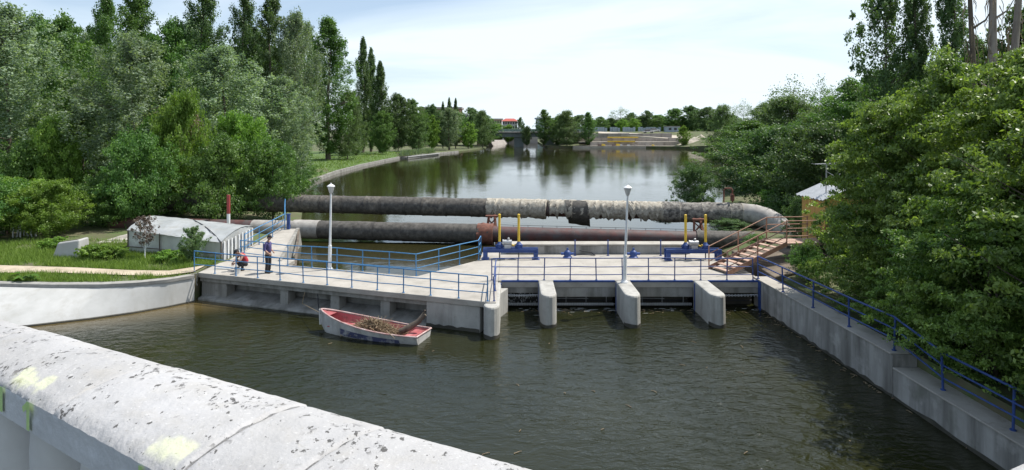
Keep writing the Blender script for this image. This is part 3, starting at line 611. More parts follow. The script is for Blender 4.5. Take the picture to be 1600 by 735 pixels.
# ================================================================ WINCHES
def winch(x0, x1, y, px1, px2, label):
    t = thing('gate_winch', label, 'winch', ((x0 + x1) / 2, y, 0), 'blue gate winches on the weir deck')
    for yy in (y, y + .42):
        b = MB(); b.box(x0, yy - .05, .53, x1, yy + .05, .56); b.box(x0, yy - .015, .40, x1, yy + .015, .53); b.box(x0, yy - .05, .37, x1, yy + .05, .40); b.build('beam', m_dblue, t)
    for xx in (x0 + .12, x1 - .12):
        b = MB()
        for yy in (y, y + .42): b.box(xx - .11, yy - .07, .004, xx + .11, yy + .07, .37); b.box(xx - .19, yy - .12, .004, xx + .19, yy + .12, .03)
        b.bar((xx, y, .15), (xx, y + .42, .15), .06, .06); b.build('leg', m_dblue, t)
    for px in (px1, px2):
        b = MB(); b.tube([(px, y + .2, .6), (px, y + .2, 2.28)], .065, 10); b.lathe((px, y + .2, 2.28), [(.07, 0), (.07, .03), (.02, .06)], 10); b.build('spindle_cover', m_yellow, t, smooth=True)
        b = MB(); b.lathe((px, y + .2, .5), [(.15, .06), (.17, .1), (.14, .2), (.17, .26), (.1, .34), (.075, .4)], 10); b.tube([(px - .2, y + .2, .68), (px + .2, y + .2, .68)], .08, 8); b.build('gearbox', m_dblue, t, smooth=True)
        b = MB(); b.tube([(px, y + .2, -.3), (px, y + .2, .55)], .03, 6); b.build('spindle', m_dark, t, smooth=True)
    xm = px1 + (px2 - px1) * .42
    b = MB(); b.tube([(xm - .2, y + .2, .86), (xm + .22, y + .2, .86)], .13, 12); b.box(xm - .16, y + .06, .56, xm + .16, y + .34, .76); b.tube([(xm - .26, y + .2, .86), (xm - .2, y + .2, .86)], .15, 12)
    b.lathe((xm + .05, y + .2, .98), [(.06, 0), (.06, .1), (.03, .12)], 8); b.build('motor', m_galv, t, smooth=True)
    b = MB(); b.tube([(xm + .22, y + .2, .74), (px2 - .18, y + .2, .68)], .035, 8); b.lathe((xm + .45, y + .2, .66), [(.07, 0), (.07, .12)], 8); b.build('drive_shaft', m_yellow, t, smooth=True)
winch(-1.5, 1.35, 33.0, -.65, .35, 'blue gate winch with two yellow spindle tubes by the corner of the two footways')
winch(7.9, 10.75, 32.8, 8.95, 9.98, 'blue gate winch with two yellow spindle tubes beside the rusty stair')
b = MB(); b.box(-1.45, 34.0, .004, 1.4, 35.0, .05)
for x, lab in ((2.9, 'squat dark blue valve head on the deck between winch and lamp'), (6.35, 'squat dark blue valve head on the deck just past the lamp on the pier')):
    t = thing('valve_head', lab, 'valve', (x, 33.45, 0), 'blue valve heads on the deck')
    b = MB(); b.lathe((x, 33.45, .004), [(.24, 0), (.24, .05), (.18, .09), (.19, .28), (.13, .36), (.06, .40), (.05, .52)], 12); b.build('body', m_dblue, t, smooth=True)
    b = MB(); b.tube([(x - .34, 33.45, .22), (x + .34, 33.45, .22)], .07, 8); b.build('flange', m_dblue, t, smooth=True)
for x in (3.35, 5.1, 7.9):
    b = MB(); b.tube([(x, 34.0, .0), (x, 34.0, .85)], .035, 8); b.lathe((x, 34.0, .004), [(.08, 0), (.08, .02)], 8)
    tag(b.build('short_post', m_dblue, smooth=True), {3.35: 'thin blue post on the deck next to the valve head nearer the corner winch', 5.1: 'thin blue post on the deck just behind the lamp on the pier', 7.9: 'thin blue post beside the winch near the stair'}[x], 'post', 'thin blue posts before the kerb wall')
b = MB(); pp = [(3.3, 34.1, .05), (3.8, 33.8, .1), (4.4, 33.9, .05), (4.2, 34.15, .16), (3.6, 34.2, .25)]
b.tube(pp, .03, 6); tag(b.build('loose_hose', m_dark, smooth=True), 'loose dark hose lying on the deck before the kerb wall', 'hose')
# ================================================================ BOAT
m_bwhite = mat('chalky_boat_white', (.58, .57, .55), (.42, .41, .40), .7, 2.5, streak=((.22, .2, .18), 3, .5, .7, .6), spots=[((.12, .14, .26), 2.2, .6, .72, .35), ((.3, .27, .22), 6, .62, .72, .5)])
m_bpink = mat('faded_red_boat_paint', (.42, .10, .11), (.30, .065, .07), .7, 2.0, spots=[((.55, .28, .27), 2.0, .5, .7, .6), ((.13, .06, .05), 4, .54, .7, .7)])
m_bblue = mat('scuffed_blue_paint', (.09, .10, .20), (.05, .055, .12), .7, 2, spots=[((.5, .5, .5), 3.5, .5, .62, .75)])
BL = 4.45
boat = thing('rowboat', 'white rowboat with faded red inside and blue stripe, moored below the footway', 'boat', (0, 0, 0))
def hull(u, inset=0.0):   # u 0 bow .. 1 stern; section from port gunwale round the keel to starboard
    hw = .80 * (1 - (1 - min(1, u / .62)) ** 2.0) ** .72 * (1 - .14 * max(0, (u - .62) / .38) ** 1.5) - inset
    hw = max(hw, .012 if not inset else .006); top = .36 + .54 * (1 - u) ** 2.0; kb = -.14 + .5 * max(0, (1 - u / .12)) ** 1.6 + inset
    row = []
    for k in range(15):
        a = -1 + 2 * k / 14; s = abs(a) ** .55 * (1 if a > 0 else -1)
        zz = kb + (top - kb) * (abs(a) ** 2.1)
        row.append((BL * (u - .5) + (.06 if inset and u < .05 else 0), s * hw, zz))
    return row
us = [0, .02, .05, .09, .14, .2, .28, .36, .45, .54, .63, .72, .81, .9, 1.0]
b = MB(); rows = [hull(u) for u in us]; b.grid(rows); b.add(rows[-1], [tuple(range(15))]); b.build('hull', m_bwhite, boat, smooth=True)
us2 = [.03, .06, .1, .15, .2, .28, .36, .45, .54, .63, .72, .81, .9, .975]
b = MB(); rows = [[(x, y, max(z, .10)) for x, y, z in hull(u, .085)] for u in us2]; b.grid([r[::-1] for r in rows]); b.add(rows[-1], [tuple(range(14, -1, -1))]); b.build('inner_hull', m_bpink, boat, smooth=True)
b = MB()
for sgn in (0, 14): b.tube([Vector(hull(u)[sgn]) + Vector((0, 0, .01)) for u in us], .03, 6)
b.tube([Vector(hull(1)[0]) + Vector((0, 0, .01)), Vector(hull(1)[14]) + Vector((0, 0, .01))], .03, 6); b.build('gunwale', mat('pinkish_gunwale', (.60, .47, .45), (.42, .22, .2), .7, 3), boat, smooth=True)
b = MB()   # foredeck and seats
fd = [[(x, y * .97, hull(u)[0][2] - .025) for x, y in ((hull(u)[0][0], hull(u)[0][1]), (hull(u)[0][0], 0), (hull(u)[14][0], hull(u)[14][1]))] for u in (.0, .04, .08, .12)]
b.grid([r[::-1] for r in fd]); b.build('foredeck', m_bpink, boat)
for u, wd, z in ((.235, .55, .33), (.93, .34, .25)):
    i = hull(u, .04); x = BL * (u - .5); hw = i[14][1] * .93; b = MB(); b.box(x - wd, -hw * (.72 if u < .5 else 1), z, x + wd * .55, hw * (.72 if u < .5 else 1), z + .04)
    b.box(x + wd * .5, -hw * .6, .1, x + wd * .55, hw * .6, z); b.build('seat', m_bpink, boat, bevel=.012)
b = MB()
for sgn in (1, -1):
    rr = []
    for u in [.26 + .58 * k / 12 for k in range(13)]:
        h = hull(u); a, c = (Vector(h[11 if sgn > 0 else 3]), Vector(h[13 if sgn > 0 else 1])); o_ = Vector((0, sgn * .012, -.004)); rr.append([a + o_, c.lerp(a, .15) + o_])
    b.grid(rr if sgn < 0 else [r[::-1] for r in rr])
b.build('stripe', m_bblue, boat)
b = MB(); b.tube([(-BL / 2 - .02, 0, .3), (-BL / 2 - .06, 0, .9)], .05, 6); b.build('stem_post', m_bwhite, boat, smooth=True)
bA, bB = Vector((-7.62, 25.45, WP)), Vector((-3.32, 24.2, WP))
boat.location = ((bA.x + bB.x) / 2, (bA.y + bB.y) / 2, WP - .07); brz = math.atan2(bB.y - bA.y, bB.x - bA.x); boat.rotation_euler = (R(-3), 0, brz)
BM = Matrix.Translation(boat.location) @ Matrix.Rotation(brz, 4, 'Z')
m_twig = mat('dry_twigs', (.36, .28, .18), (.17, .12, .075), .95, 9)
b = MB()
for k in range(1150):
    u = rng.normal(.25, .62); v = rng.normal(0, .33); 
    if abs(u) > 1.4 or abs(v) > .5: continue
    hgt = .18 + .52 * math.exp(-((u - .1) / .7) ** 2 - (v / .5) ** 2) * rng.uniform(.2, 1.05)
    a = rng.uniform(0, math.pi); l = rng.uniform(.12, .5) * (1 - .9 * abs(v)); tz = rng.normal(0, .28)
    d = Vector((math.cos(a), math.sin(a) * .6, tz)).normalized() * l
    c = BM @ Vector((u, v, hgt)); d = BM.to_3x3() @ d; j = Vector(rng.normal(0, .03, 3))
    b.tube([c - d, c + j, c + d], [rng.uniform(.008, .016), .01, .005], 4, cap=False)
for k in range(9):
    c = BM @ Vector((rng.uniform(-.6, 1.3), rng.uniform(-.2, .4), .5)); d = BM.to_3x3() @ Vector((rng.normal(0, .4), rng.normal(0, .4), rng.uniform(.1, .5))); b.tube([c - d, c + d * .9], [.016, .006], 5)
d = BM @ Vector((.95, -.55, .5)); b.tube([d, BM @ Vector((1.55, -1.05, .42))], [.02, .012], 5)
tag(b.build('twig_heap', m_twig), 'heap of dry cut twigs piled in the rowboat', 'twigs', kind='stuff')
b = MB(); p = [BM @ Vector(q) for q in ((1.25, -.05, .34), (1.6, .08, .50), (1.9, .22, .70), (2.12, .32, .98))]
b.tube(p, [.11, .12, .10, .095], 9); b.tube([p[3] + Vector((-.05, 0, -.04)), p[3] + Vector((.02, -.05, .16))], [.05, .03], 6); b.tube([p[2], p[2] + Vector((.2, -.05, .12))], [.04, .025], 6)
tag(b.build('log', m_bark, smooth=True), 'crooked grey log sticking out over the stern of the rowboat', 'log')
b = MB(); b.tube([BM @ Vector((-BL / 2, 0, .75)), fp(5.9, .05, -.9), fp(6.0, .1, -.4)], .015, 5); tag(b.build('mooring_rope', m_twig), 'mooring rope from the boat bow to the footway', 'rope')
b = MB()
for k in range(150):
    if k < 60: y = rng.uniform(12, 28); x = 11.3 - (y - 28) * .04 - .15 - abs(rng.normal(0, .25)); x = min(x, (10.9 if y > 19.1 else 11.2) + (28 - y) * .03)
    elif k < 110: bay = ends[rnd.choice([0, 1, 2, 3])]; x = rng.uniform(*bay); y = YF - abs(rng.normal(0, .5)) - .1
    else: x = rng.uniform(-9, 9); y = rng.uniform(12, 24)
    a = rng.uniform(0, 3.14); l = rng.uniform(.02, .12); d = Vector((math.cos(a), math.sin(a), 0)) * l; c = Vector((x, y, WP + .012)); b.tube([c - d, c + d * .3 + Vector((.02, .02, .006)), c + d], .009, 4)
tag(b.build('floating_debris', m_twig), 'bits of twig and straw floating along the wall and gates', 'debris', kind='stuff')
# ================================================================ PEOPLE
def cloth(name, c, rough=.9): return mat(name, c, tuple(x * .75 for x in c), rough, 12, bump=.15)
m_skin = mat('tanned_skin', (.42, .25, .18), (.36, .2, .14), .55, 8)
m_hair = mat('dark_hair', (.03, .022, .018), None, .7, 20)
m_shirt = cloth('dull_violet_shirt', (.085, .075, .20)); m_trou = cloth('dark_brown_trousers', (.035, .028, .028)); m_red = cloth('red_singlet', (.50, .045, .06)); m_blk = cloth('black_cloth', (.018, .018, .022)); m_shoe = mat('dark_shoe_leather', (.03, .025, .022), None, .5, 9)
def skin(name, verts, edges, root, m, parent, lv=2):
    me = bpy.data.meshes.new(name); me.from_pydata([v[0] for v in verts], edges, []); me.materials.append(m)
    o = bpy.data.objects.new(name, me); col.objects.link(o); o.parent = parent
    sk = o.modifiers.new('skin', 'SKIN'); sk.use_smooth_shade = True; sk.branch_smoothing = .3
    if not me.skin_vertices: 
        with bpy.context.temp_override(object=o, active_object=o): bpy.ops.mesh.customdata_skin_add()
    for i, v in enumerate(verts):
        r = v[1]; me.skin_vertices[0].data[i].radius = r if isinstance(r, tuple) else (r, r); me.skin_vertices[0].data[i].use_root = (i == root)
    sb = o.modifiers.new('sub', 'SUBSURF'); sb.levels = lv; sb.render_levels = lv
    return o
def head(parent, c, face, up, cap_m, cap=True):
    """skull, brow, nose, ears and chin in one body-coloured mesh; hair or cap as children.  face = facing direction"""
    c = Vector(c); f = Vector(face).normalized(); u = Vector(up); u = (u - f * u.dot(f)).normalized(); s = f.cross(u)
    b = MB()
    def ell(o, rx, ry, rz, n=14, m_=9, sel=None):
        rows = []
        for i in range(m_ + 1):
            th = math.pi * i / m_; rows.append([o + f * (rx * math.sin(th) * math.cos(2 * math.pi * k / n)) + s * (ry * math.sin(th) * math.sin(2 * math.pi * k / n)) + u * (rz * math.cos(th)) for k in range(n)])
        return rows
    b.grid(ell(c, .095, .075, .115), True); b.grid(ell(c + f * .035 - u * .06, .055, .05, .055, 10, 6), True)
    b.grid(ell(c + f * .095 - u * .02, .022, .014, .026, 8, 5), True)
    for q in (-1, 1): b.grid(ell(c + s * (q * .077) - u * .01, .022, .01, .034, 8, 5), True)
    h = b.build('head', m_skin, parent, smooth=True)
    b = MB()
    for q in (-1, 1): b.grid(ell(c + f * .086 + s * (q * .03) + u * .012, .008, .012, .007, 8, 5), True)
    b.grid(ell(c + f * .086 - u * .062, .006, .024, .005, 8, 4), True); b.build('eyes_and_mouth', m_hair, h, smooth=True)
    b = MB(); b.grid(ell(c - f * .012 + u * .028, .098, .083, .1), True) if not cap else b.grid(ell(c - f * .02 - u * .0, .092, .079, .085), True); b.build('hair', m_hair, h, smooth=True)
    if cap:
        b = MB(); rows = ell(c + u * .045, .108, .088, .085, 16, 10)[:6]; b.grid(rows, True)
        b.grid([[c + u * .05 + f * (.085 + .0 * k) + s * (.07 * math.sin(k * .52 - 1.57)) for k in range(7)], [c + u * .035 + f * (.12 + .055 * math.cos(k * .52 - 1.57)) + s * (.07 * math.sin(k * .52 - 1.57)) for k in range(7)]]); b.build('cap', cap_m, h, smooth=True)
    return h
def fingers(b, wrist, d, nrm):
    d = Vector(d).normalized(); nrm = Vector(nrm).normalized(); s = d.cross(nrm).normalized()
    b.tube([wrist, wrist + d * .03, wrist + d * .085], [.024, .036, .033], 8)
    for k, l in enumerate((.065, .078, .072, .055)):
        a = wrist + d * .08 + s * ((k - 1.5) * .019); b.tube([a, a + d * l * .5 + nrm * .006, a + d * l * .85 + nrm * .03], [.0095, .009, .006], 6)
    a = wrist + d * .03 - s * .03; b.tube([a, a + d * .03 - s * .022 + nrm * .012, a + d * .062 - s * .02 + nrm * .025], [.012, .011, .008], 6)
# ---- standing man, facing +X, hands before the belly
man = thing('person', 'standing man in a violet shirt, dark trousers and cap, looking down at the deck', 'person', (0, 0, 0))
V = [((0, 0, .92), (.15, .12)), ((0, 0, 1.08), (.145, .115)), ((-.01, 0, 1.25), (.17, .12)), ((-.02, 0, 1.40), (.15, .10)), ((0, 0, 1.50), .06), ((.02, 0, 1.56), .05),
     ((-.02, .17, 1.39), .065), ((-.05, .24, 1.12), .047), ((.14, .17, .99), .036), ((-.02, -.17, 1.39), .065), ((-.05, -.24, 1.12), .047), ((.14, -.19, .96), .036),
     ((0, .095, .84), .09), ((.02, .10, .47), .06), ((-.02, .10, .10), .042), ((0, -.095, .84), .09), ((.02, -.11, .47), .06), ((-.02, -.11, .10), .042)]
E = [(0, 1), (1, 2), (2, 3), (3, 4), (4, 5), (3, 6), (6, 7), (7, 8), (3, 9), (9, 10), (10, 11), (0, 12), (12, 13), (13, 14), (0, 15), (15, 16), (16, 17)]
skin('body', V, E, 0, m_skin, man)
b = MB(); fingers(b, Vector((.15, .165, .98)), (.75, -.35, -.5), (-.2, -.6, -.4)); fingers(b, Vector((.15, -.185, .95)), (.75, .35, -.5), (-.2, .6, -.4)); b.build('hands', m_skin, man, smooth=True)
head(man, (.055, 0, 1.66), (.93, 0, -.36), (.2, 0, 1), m_blk)
skin('shirt', [((0, 0, .93), (.168, .14)), ((0, 0, 1.08), (.168, .138)), ((-.01, 0, 1.25), (.19, .14)), ((-.02, 0, 1.41), (.165, .115)), ((0, 0, 1.49), .075), ((-.02, .17, 1.40), .082), ((-.05, .24, 1.14), .066), ((0.02, .215, 1.06), .06), ((-.02, -.17, 1.40), .082), ((-.05, -.24, 1.14), .066), ((.02, -.225, 1.05), .06)],
     [(0, 1), (1, 2), (2, 3), (3, 4), (3, 5), (5, 6), (6, 7), (3, 8), (8, 9), (9, 10)], 0, m_shirt, man)
skin('trousers', [((0, 0, .95), (.16, .135)), ((0, 0, .88), (.165, .14)), ((0, .095, .80), .108), ((.02, .10, .47), .082), ((-.02, .10, .09), .078), ((0, -.095, .80), .108), ((.02, -.11, .47), .082), ((-.02, -.11, .09), .078)],
     [(0, 1), (1, 2), (2, 3), (3, 4), (1, 5), (5, 6), (6, 7)], 0, m_trou, man)
for y in (.10, -.11):
    b = MB(); b.grid([[(x + .0, y + wd * math.cos(a), max(.0, .045 + hh * math.sin(a))) for a in [2 * math.pi * k / 10 for k in range(10)]] for x, wd, hh in ((-.10, .02, .03), (-.085, .04, .05), (0, .045, .065), (.1, .05, .05), (.17, .045, .04), (.2, .015, .02))], True); b.build('shoe', m_shoe, man, smooth=True)
p = at(419, 30.0); man.location = (p.x, p.y, .0); man.rotation_euler = (0, 0, R(-12)); man.scale = (1.0, 1.0, 1.0)
# ---- squatting man, facing +X in his own frame
sq = thing('person', 'squatting person in a red sleeveless top and black trousers bending over a bucket', 'person', (0, 0, 0))
V = [((-.16, 0, .27), (.155, .13)), ((-.12, 0, .42), (.14, .12)), ((-.04, 0, .57), (.16, .115)), ((.05, 0, .69), (.145, .1)), ((.13, 0, .75), .06), ((.17, 0, .77), .05),
     ((.06, .18, .68), .062), ((.19, .25, .47), .046), ((.36, .14, .40), .034), ((.06, -.18, .68), .062), ((.19, -.25, .47), .046), ((.36, -.12, .38), .034),
     ((-.10, .11, .24), .095), ((.23, .2, .45), .066), ((.02, .15, .10), .045), ((-.10, -.11, .24), .095), ((.23, -.2, .45), .066), ((.02, -.15, .10), .045)]
skin('body', V, E, 0, m_skin, sq)
b = MB(); fingers(b, Vector((.37, .135, .39)), (.6, -.3, -.6), (-.3, -.5, -.4)); fingers(b, Vector((.37, -.115, .37)), (.6, .3, -.6), (-.3, .5, -.4)); b.build('hands', m_skin, sq, smooth=True)
head(sq, (.25, 0, .83), (.75, 0, -.66), (.6, 0, .8), m_blk)
skin('singlet', [((-.15, 0, .30), (.17, .15)), ((-.115, 0, .43), (.16, .14)), ((-.045, 0, .575), (.18, .135)), ((.04, 0, .69), (.165, .115)), ((.10, 0, .735), .08)], [(0, 1), (1, 2), (2, 3), (3, 4)], 0, m_red, sq)
skin('trousers', [((-.15, 0, .30), (.165, .14)), ((-.16, 0, .24), (.16, .14)), ((-.10, .11, .235), .108), ((.23, .2, .45), .082), ((.02, .15, .11), .062), ((-.10, -.11, .235), .108), ((.23, -.2, .45), .082), ((.02, -.15, .11), .062)], [(0, 1), (1, 2), (2, 3), (3, 4), (1, 5), (5, 6), (6, 7)], 0, m_blk, sq)
for y in (.15, -.15):
    b = MB(); b.grid([[(x + .06, y + wd * math.cos(a), max(.0, .045 + hh * math.sin(a))) for a in [2 * math.pi * k / 10 for k in range(10)]] for x, wd, hh in ((-.10, .02, .03), (-.085, .04, .05), (0, .045, .065), (.1, .05, .05), (.17, .045, .04), (.2, .015, .02))], True); b.build('shoe', m_shoe, sq, smooth=True)
p = at(379, 30.6); sq.location = (p.x, p.y, 0); sq.rotation_euler = (0, 0, R(222)); sq.scale = (1.08,) * 3
bk = thing('bucket', 'small whitish plastic bucket on the deck before the squatting person', 'bucket', at(371, 29.8))
c = at(371, 29.8); b = MB(); b.lathe(c, [(.11, .0), (.12, .03), (.15, .29), (.16, .3), (.14, .3), (.11, .05)], 14); b.build('pail', m_lampw, bk, smooth=True)
b = MB(); b.tube([c + Vector((.155 * math.cos(a), 0, .29 + .05 * math.sin(a))) for a in [math.pi * k / 8 for k in range(9)]], .006, 5); b.build('handle', m_galv, bk)
b = MB()
q = at(352, 30.9); b.hexa([q + Vector(v) for v in ((-.5, -.1, .004), (.3, -.25, .004), (.5, .15, .004), (-.3, .3, .004), (-.5, -.1, .03), (.3, -.25, .05), (.5, .15, .03), (-.3, .3, .06))]); tag(b.build('sacking', m_film, bevel=.02), 'flattened pale sack on the deck beside the squatting person', 'sack')
# ================================================================ PLASTIC SHELTER
sh = thing('plastic_shelter', 'low greenhouse shelter wrapped in dusty grey plastic film beside the footway', 'greenhouse', (-17.8, 35, -.1))
C = [Vector(v) for v in ((-21.0, 35.0, 0), (-14.95, 32.9, 0), (-14.75, 36.4, 0), (-20.9, 38.2, 0))]; Hh = [1.28, .95, 1.2, 1.5]
def film(a, c, za, zc, z0, m, name, sag=.06, n=18, k=7, arc=0):
    b = MB(); rows = []; nn = (c - a).cross(Vector((0, 0, 1))).normalized()
    for j in range(k + 1):
        t = j / k; row = []
        for i in range(n + 1):
            s = i / n; zt = za + (zc - za) * s + arc * max(0, math.sin(s * math.pi)) ** .8; p = a.lerp(c, s); bulge = sag * math.sin(math.pi * t) * (abs(math.sin(s * math.pi * 3)) - .4) + rng.normal(0, .008)
            row.append(p + nn * bulge + Vector((0, 0, z0 + (zt - z0) * t)))
        rows.append(row)
    b.grid(rows); return b.build(name, m, sh, smooth=True)
film(C[0], C[1], Hh[0], Hh[1], -.35, m_film2, 'side_film'); film(C[1], C[2], Hh[1], Hh[2], -.3, m_film, 'side_film', arc=.26); film(C[2], C[3], Hh[2], Hh[3], -.3, m_film2, 'side_film'); film(C[3], C[0], Hh[3], Hh[0], -.3, m_film, 'side_film', arc=.26)
b = MB(); rows = []
for j in range(13):
    t = j / 12; row = []
    for i in range(25):
        s = i / 24; p = C[0].lerp(C[1], s).lerp(C[3].lerp(C[2], s), t); z = (Hh[0] * (1 - s) + Hh[1] * s) * (1 - t) + (Hh[3] * (1 - s) + Hh[2] * s) * t
        z += .27 * math.sin(math.pi * t) ** .8 - .12 * abs(math.sin(s * math.pi * 3)) * math.sin(math.pi * t) * (.6 + .4 * math.sin(t * 7)) + rng.normal(0, .012)
        e = Vector((p.x - 17.8 * 0, p.y, z + .012)); 
        if j == 0: e += Vector((-.02, -.09, -.05))
        if i == 24: e += Vector((.04, 0, 0))
        row.append(e)
    rows.append(row)
b.grid(rows); b.build('roof_film', m_film, sh, smooth=True)
for i, (p, h) in enumerate(zip(C, Hh)):
    b = MB(); b.tube([p + Vector((0, 0, -.4)), p + Vector((0, 0, h))], .035, 6); b.build('corner_post', m_bark, sh)
for s in (.36, .7):
    p = C[0].lerp(C[1], s) + Vector((0, -.06, 0)); b = MB(); b.tube([p + Vector((0, 0, -.4)), p + Vector((0, 0, Hh[0] + (Hh[1] - Hh[0]) * s))], .03, 6); b.build('stake', m_bark, sh)
b = MB(); b.bar(C[0] + Vector((0, -.09, .33)), C[1] + Vector((0, -.09, .32)), .03, .04); b.build('batten', m_bark, sh)
b = MB(); b.tube([rows[j][i] + Vector((0, 0, .03)) for j, i in ((10, 10), (8, 12), (6, 15), (4, 18), (2, 21), (0, 24))], .025, 5); b.build('roof_rope', m_dark, sh)
for k in range(9):
    p = C[1].lerp(C[2], (k + .5) / 9) + Vector((.07, 0, 0)); z1 = Hh[1] + (Hh[2] - Hh[1]) * (k + .5) / 9; b = MB(); b.box(p.x - .02, p.y - .05, -.25, p.x + .02, p.y + .05, z1 - .05); b.build('slat', m_lampw, sh)
# ================================================================ SMALL THINGS ON THE BANK
st_ = thing('gate_stump', 'white painted concrete stump with a hollow top on the grass', 'concrete block', at(110, 33.6))
c = at(112, 33.6); b = MB(); b.prism([(c.x - .72, c.y - .4), (c.x + .62, c.y - .4), (c.x + .62, c.y + .5), (c.x - .72, c.y + .5)], -.1, .0)
b = MB(); b.hexa([(c.x - .78, c.y - .45, -.1), (c.x + .62, c.y - .45, -.1), (c.x + .62, c.y + .55, -.1), (c.x - .78, c.y + .55, -.1), (c.x - .5, c.y - .35, .82), (c.x + .62, c.y - .35, .98), (c.x + .62, c.y + .45, 1.0), (c.x - .5, c.y + .45, .84)]); b.build('block', m_white, st_, bevel=.07)
b = MB(); b.hexa([(c.x - .38, c.y - .22, .75), (c.x + .45, c.y - .22, .9), (c.x + .45, c.y + .32, .9), (c.x - .38, c.y + .32, .75), (c.x - .38, c.y - .22, .872), (c.x + .45, c.y - .22, .985), (c.x + .45, c.y + .32, .999), (c.x - .38, c.y + .32, .886)]); b.build('hollow', m_ground, st_)
for i in range(4):
    for j in range(5):
        c = at(150, 37.2) + Vector((i * .78 + rng.normal(0, .03), j * .62 + rng.normal(0, .03), 0)); b = MB(); t = rng.uniform(.05, .09) + .06
        b.hexa([(c.x, c.y, 0), (c.x + .72, c.y, 0), (c.x + .72, c.y + .56, 0), (c.x, c.y + .56, 0), (c.x, c.y, t), (c.x + .72, c.y, t + .01), (c.x + .72, c.y + .56, t), (c.x, c.y + .56, t)])
        if i == j == 0: pv = thing('paving', 'patch of uneven pale slabs behind the white stump', 'paving', (c.x, c.y, 0)); pv['kind'] = 'structure'
        b.build('slab', m_deck, pv)
mk = thing('marker_post', 'marker post painted red above and white below, behind the plastic shelter', 'post', at(357, 38.6))
c = at(357, 38.6); b = MB(); b.tube([c + Vector((0, 0, -.1)), c + Vector((0, 0, 1.62))], .10, 10); b.build('lower_section', m_lampw, mk, smooth=True)
b = MB(); b.tube([c + Vector((0, 0, 1.62)), c + Vector((0, 0, 2.75))], .104, 10); b.build('upper_section', mat('red_post_paint', (.36, .05, .05), (.25, .04, .04), .6, 4), mk, smooth=True)
for k in range(7):
    c = at(20 + k * 6, 39.5 + rng.uniform(-.4, .4)); h = rng.uniform(.7, 1.15)
    if k == 0: pk = thing('picket_fence', 'broken row of pale pickets under the bushes', 'fence', c)
    b = MB(); b.bar(c + Vector((0, 0, 0)), c + Vector((rng.normal(0, .16), -.1, h)), .09, .025); b.build('picket', m_lampw, pk)
# ================================================================ LAKE SHORE
ks = thing('shore_kerb', 'pale concrete kerb along the curving lake shore below the poplars', 'kerb', (-27, 100, WL))
sl_ = [s for s in shore[3:11]]
for (ax, ay), (bx, by) in zip(dens(sl_, 4)[:-1], dens(sl_, 4)[1:]):
    dx, dy = bx - ax, by - ay; l = math.hypot(dx, dy); nx, ny = dy / l, -dx / l; g = .02
    ax, ay, bx, by = ax + dx * g / l, ay + dy * g / l, bx - dx * g / l, by - dy * g / l; h = .08 + rng.normal(0, .02)
    b = MB(); b.hexa([(ax + nx * .2, ay + ny * .2, WL - .6), (bx + nx * .2, by + ny * .2, WL - .6), (bx - nx * .2, by - ny * .2, WL - .6), (ax - nx * .2, ay - ny * .2, WL - .6), (ax + nx * .15, ay + ny * .15, h - .12), (bx + nx * .15, by + ny * .15, h - .12), (bx - nx * .2, by - ny * .2, h - .1), (ax - nx * .2, ay - ny * .2, h - .1)]); b.build('kerb_slab', m_conc, ks)
pt = thing('landing_stage', 'low concrete landing stage with reeds on the lake shore', 'landing stage', (-24, 160, WL))
b = MB(); b.prism([(-27.0, 152), (-24.5, 151), (-19.6, 171), (-24, 172)], WL - .5, -.12); b.build('slab', m_conc, pt)
b = MB(); b.bar((-24.6, 150.9, -.02), (-19.5, 171, -.02), .35, .2); b.build('edge_kerb', m_white, pt)
# distant road bridge
rb = thing('road_bridge', 'grey beam road bridge with a pale green railing at the far end of the lake', 'bridge', (2, 246, 0))
m_bg = mat('bridge_grey', (.20, .23, .23), (.14, .16, .16), .85, .3); m_bgreen = mat('pale_green_rail', (.36, .44, .40), (.28, .36, .33), .7, .5)
b = MB(); b.box(-22, 244, 3.3, 30, 254, 4.9); b.build('deck_beam', m_bg, rb)
b = MB(); b.box(-22, 243.5, 4.9, 30, 254.5, 5.25); b.build('deck_edge', m_terr, rb)
b = MB()
for x in np.arange(-22, 30, 2.0): b.box(x, 243.7, 5.25, x + .2, 243.9, 6.3)
for z in (5.7, 6.25): b.box(-22, 243.65, z, 30, 243.75, z + .12)
b.box(-22, 243.8, 5.3, 30, 243.83, 6.2); b.build('railing', m_bgreen, rb)
for x in (.8, 12.4):
    b = MB(); b.box(x, 244.3, -2, x + 3.6, 253.5, 3.3); b.build('pier', m_bg, rb, bevel=.1)
ab = thing('abutment', 'pale concrete bank wall seen under the distant road bridge', 'wall', (-6, 262, -1))
b = MB(); b.hexa([(-14, 255, -2), (-6.5, 256, -2), (-1.0, 300, -2), (-14, 300, -2), (-14, 255, 1.2), (-8.5, 256, 1.2), (-3.0, 300, 1.2), (-14, 300, 1.2)]); b.build('wall_face', m_terr, ab)
b = MB(); b.box(-4, 300, -2, 12, 302, 2.6); b.build('end_wall', m_terr, ab)
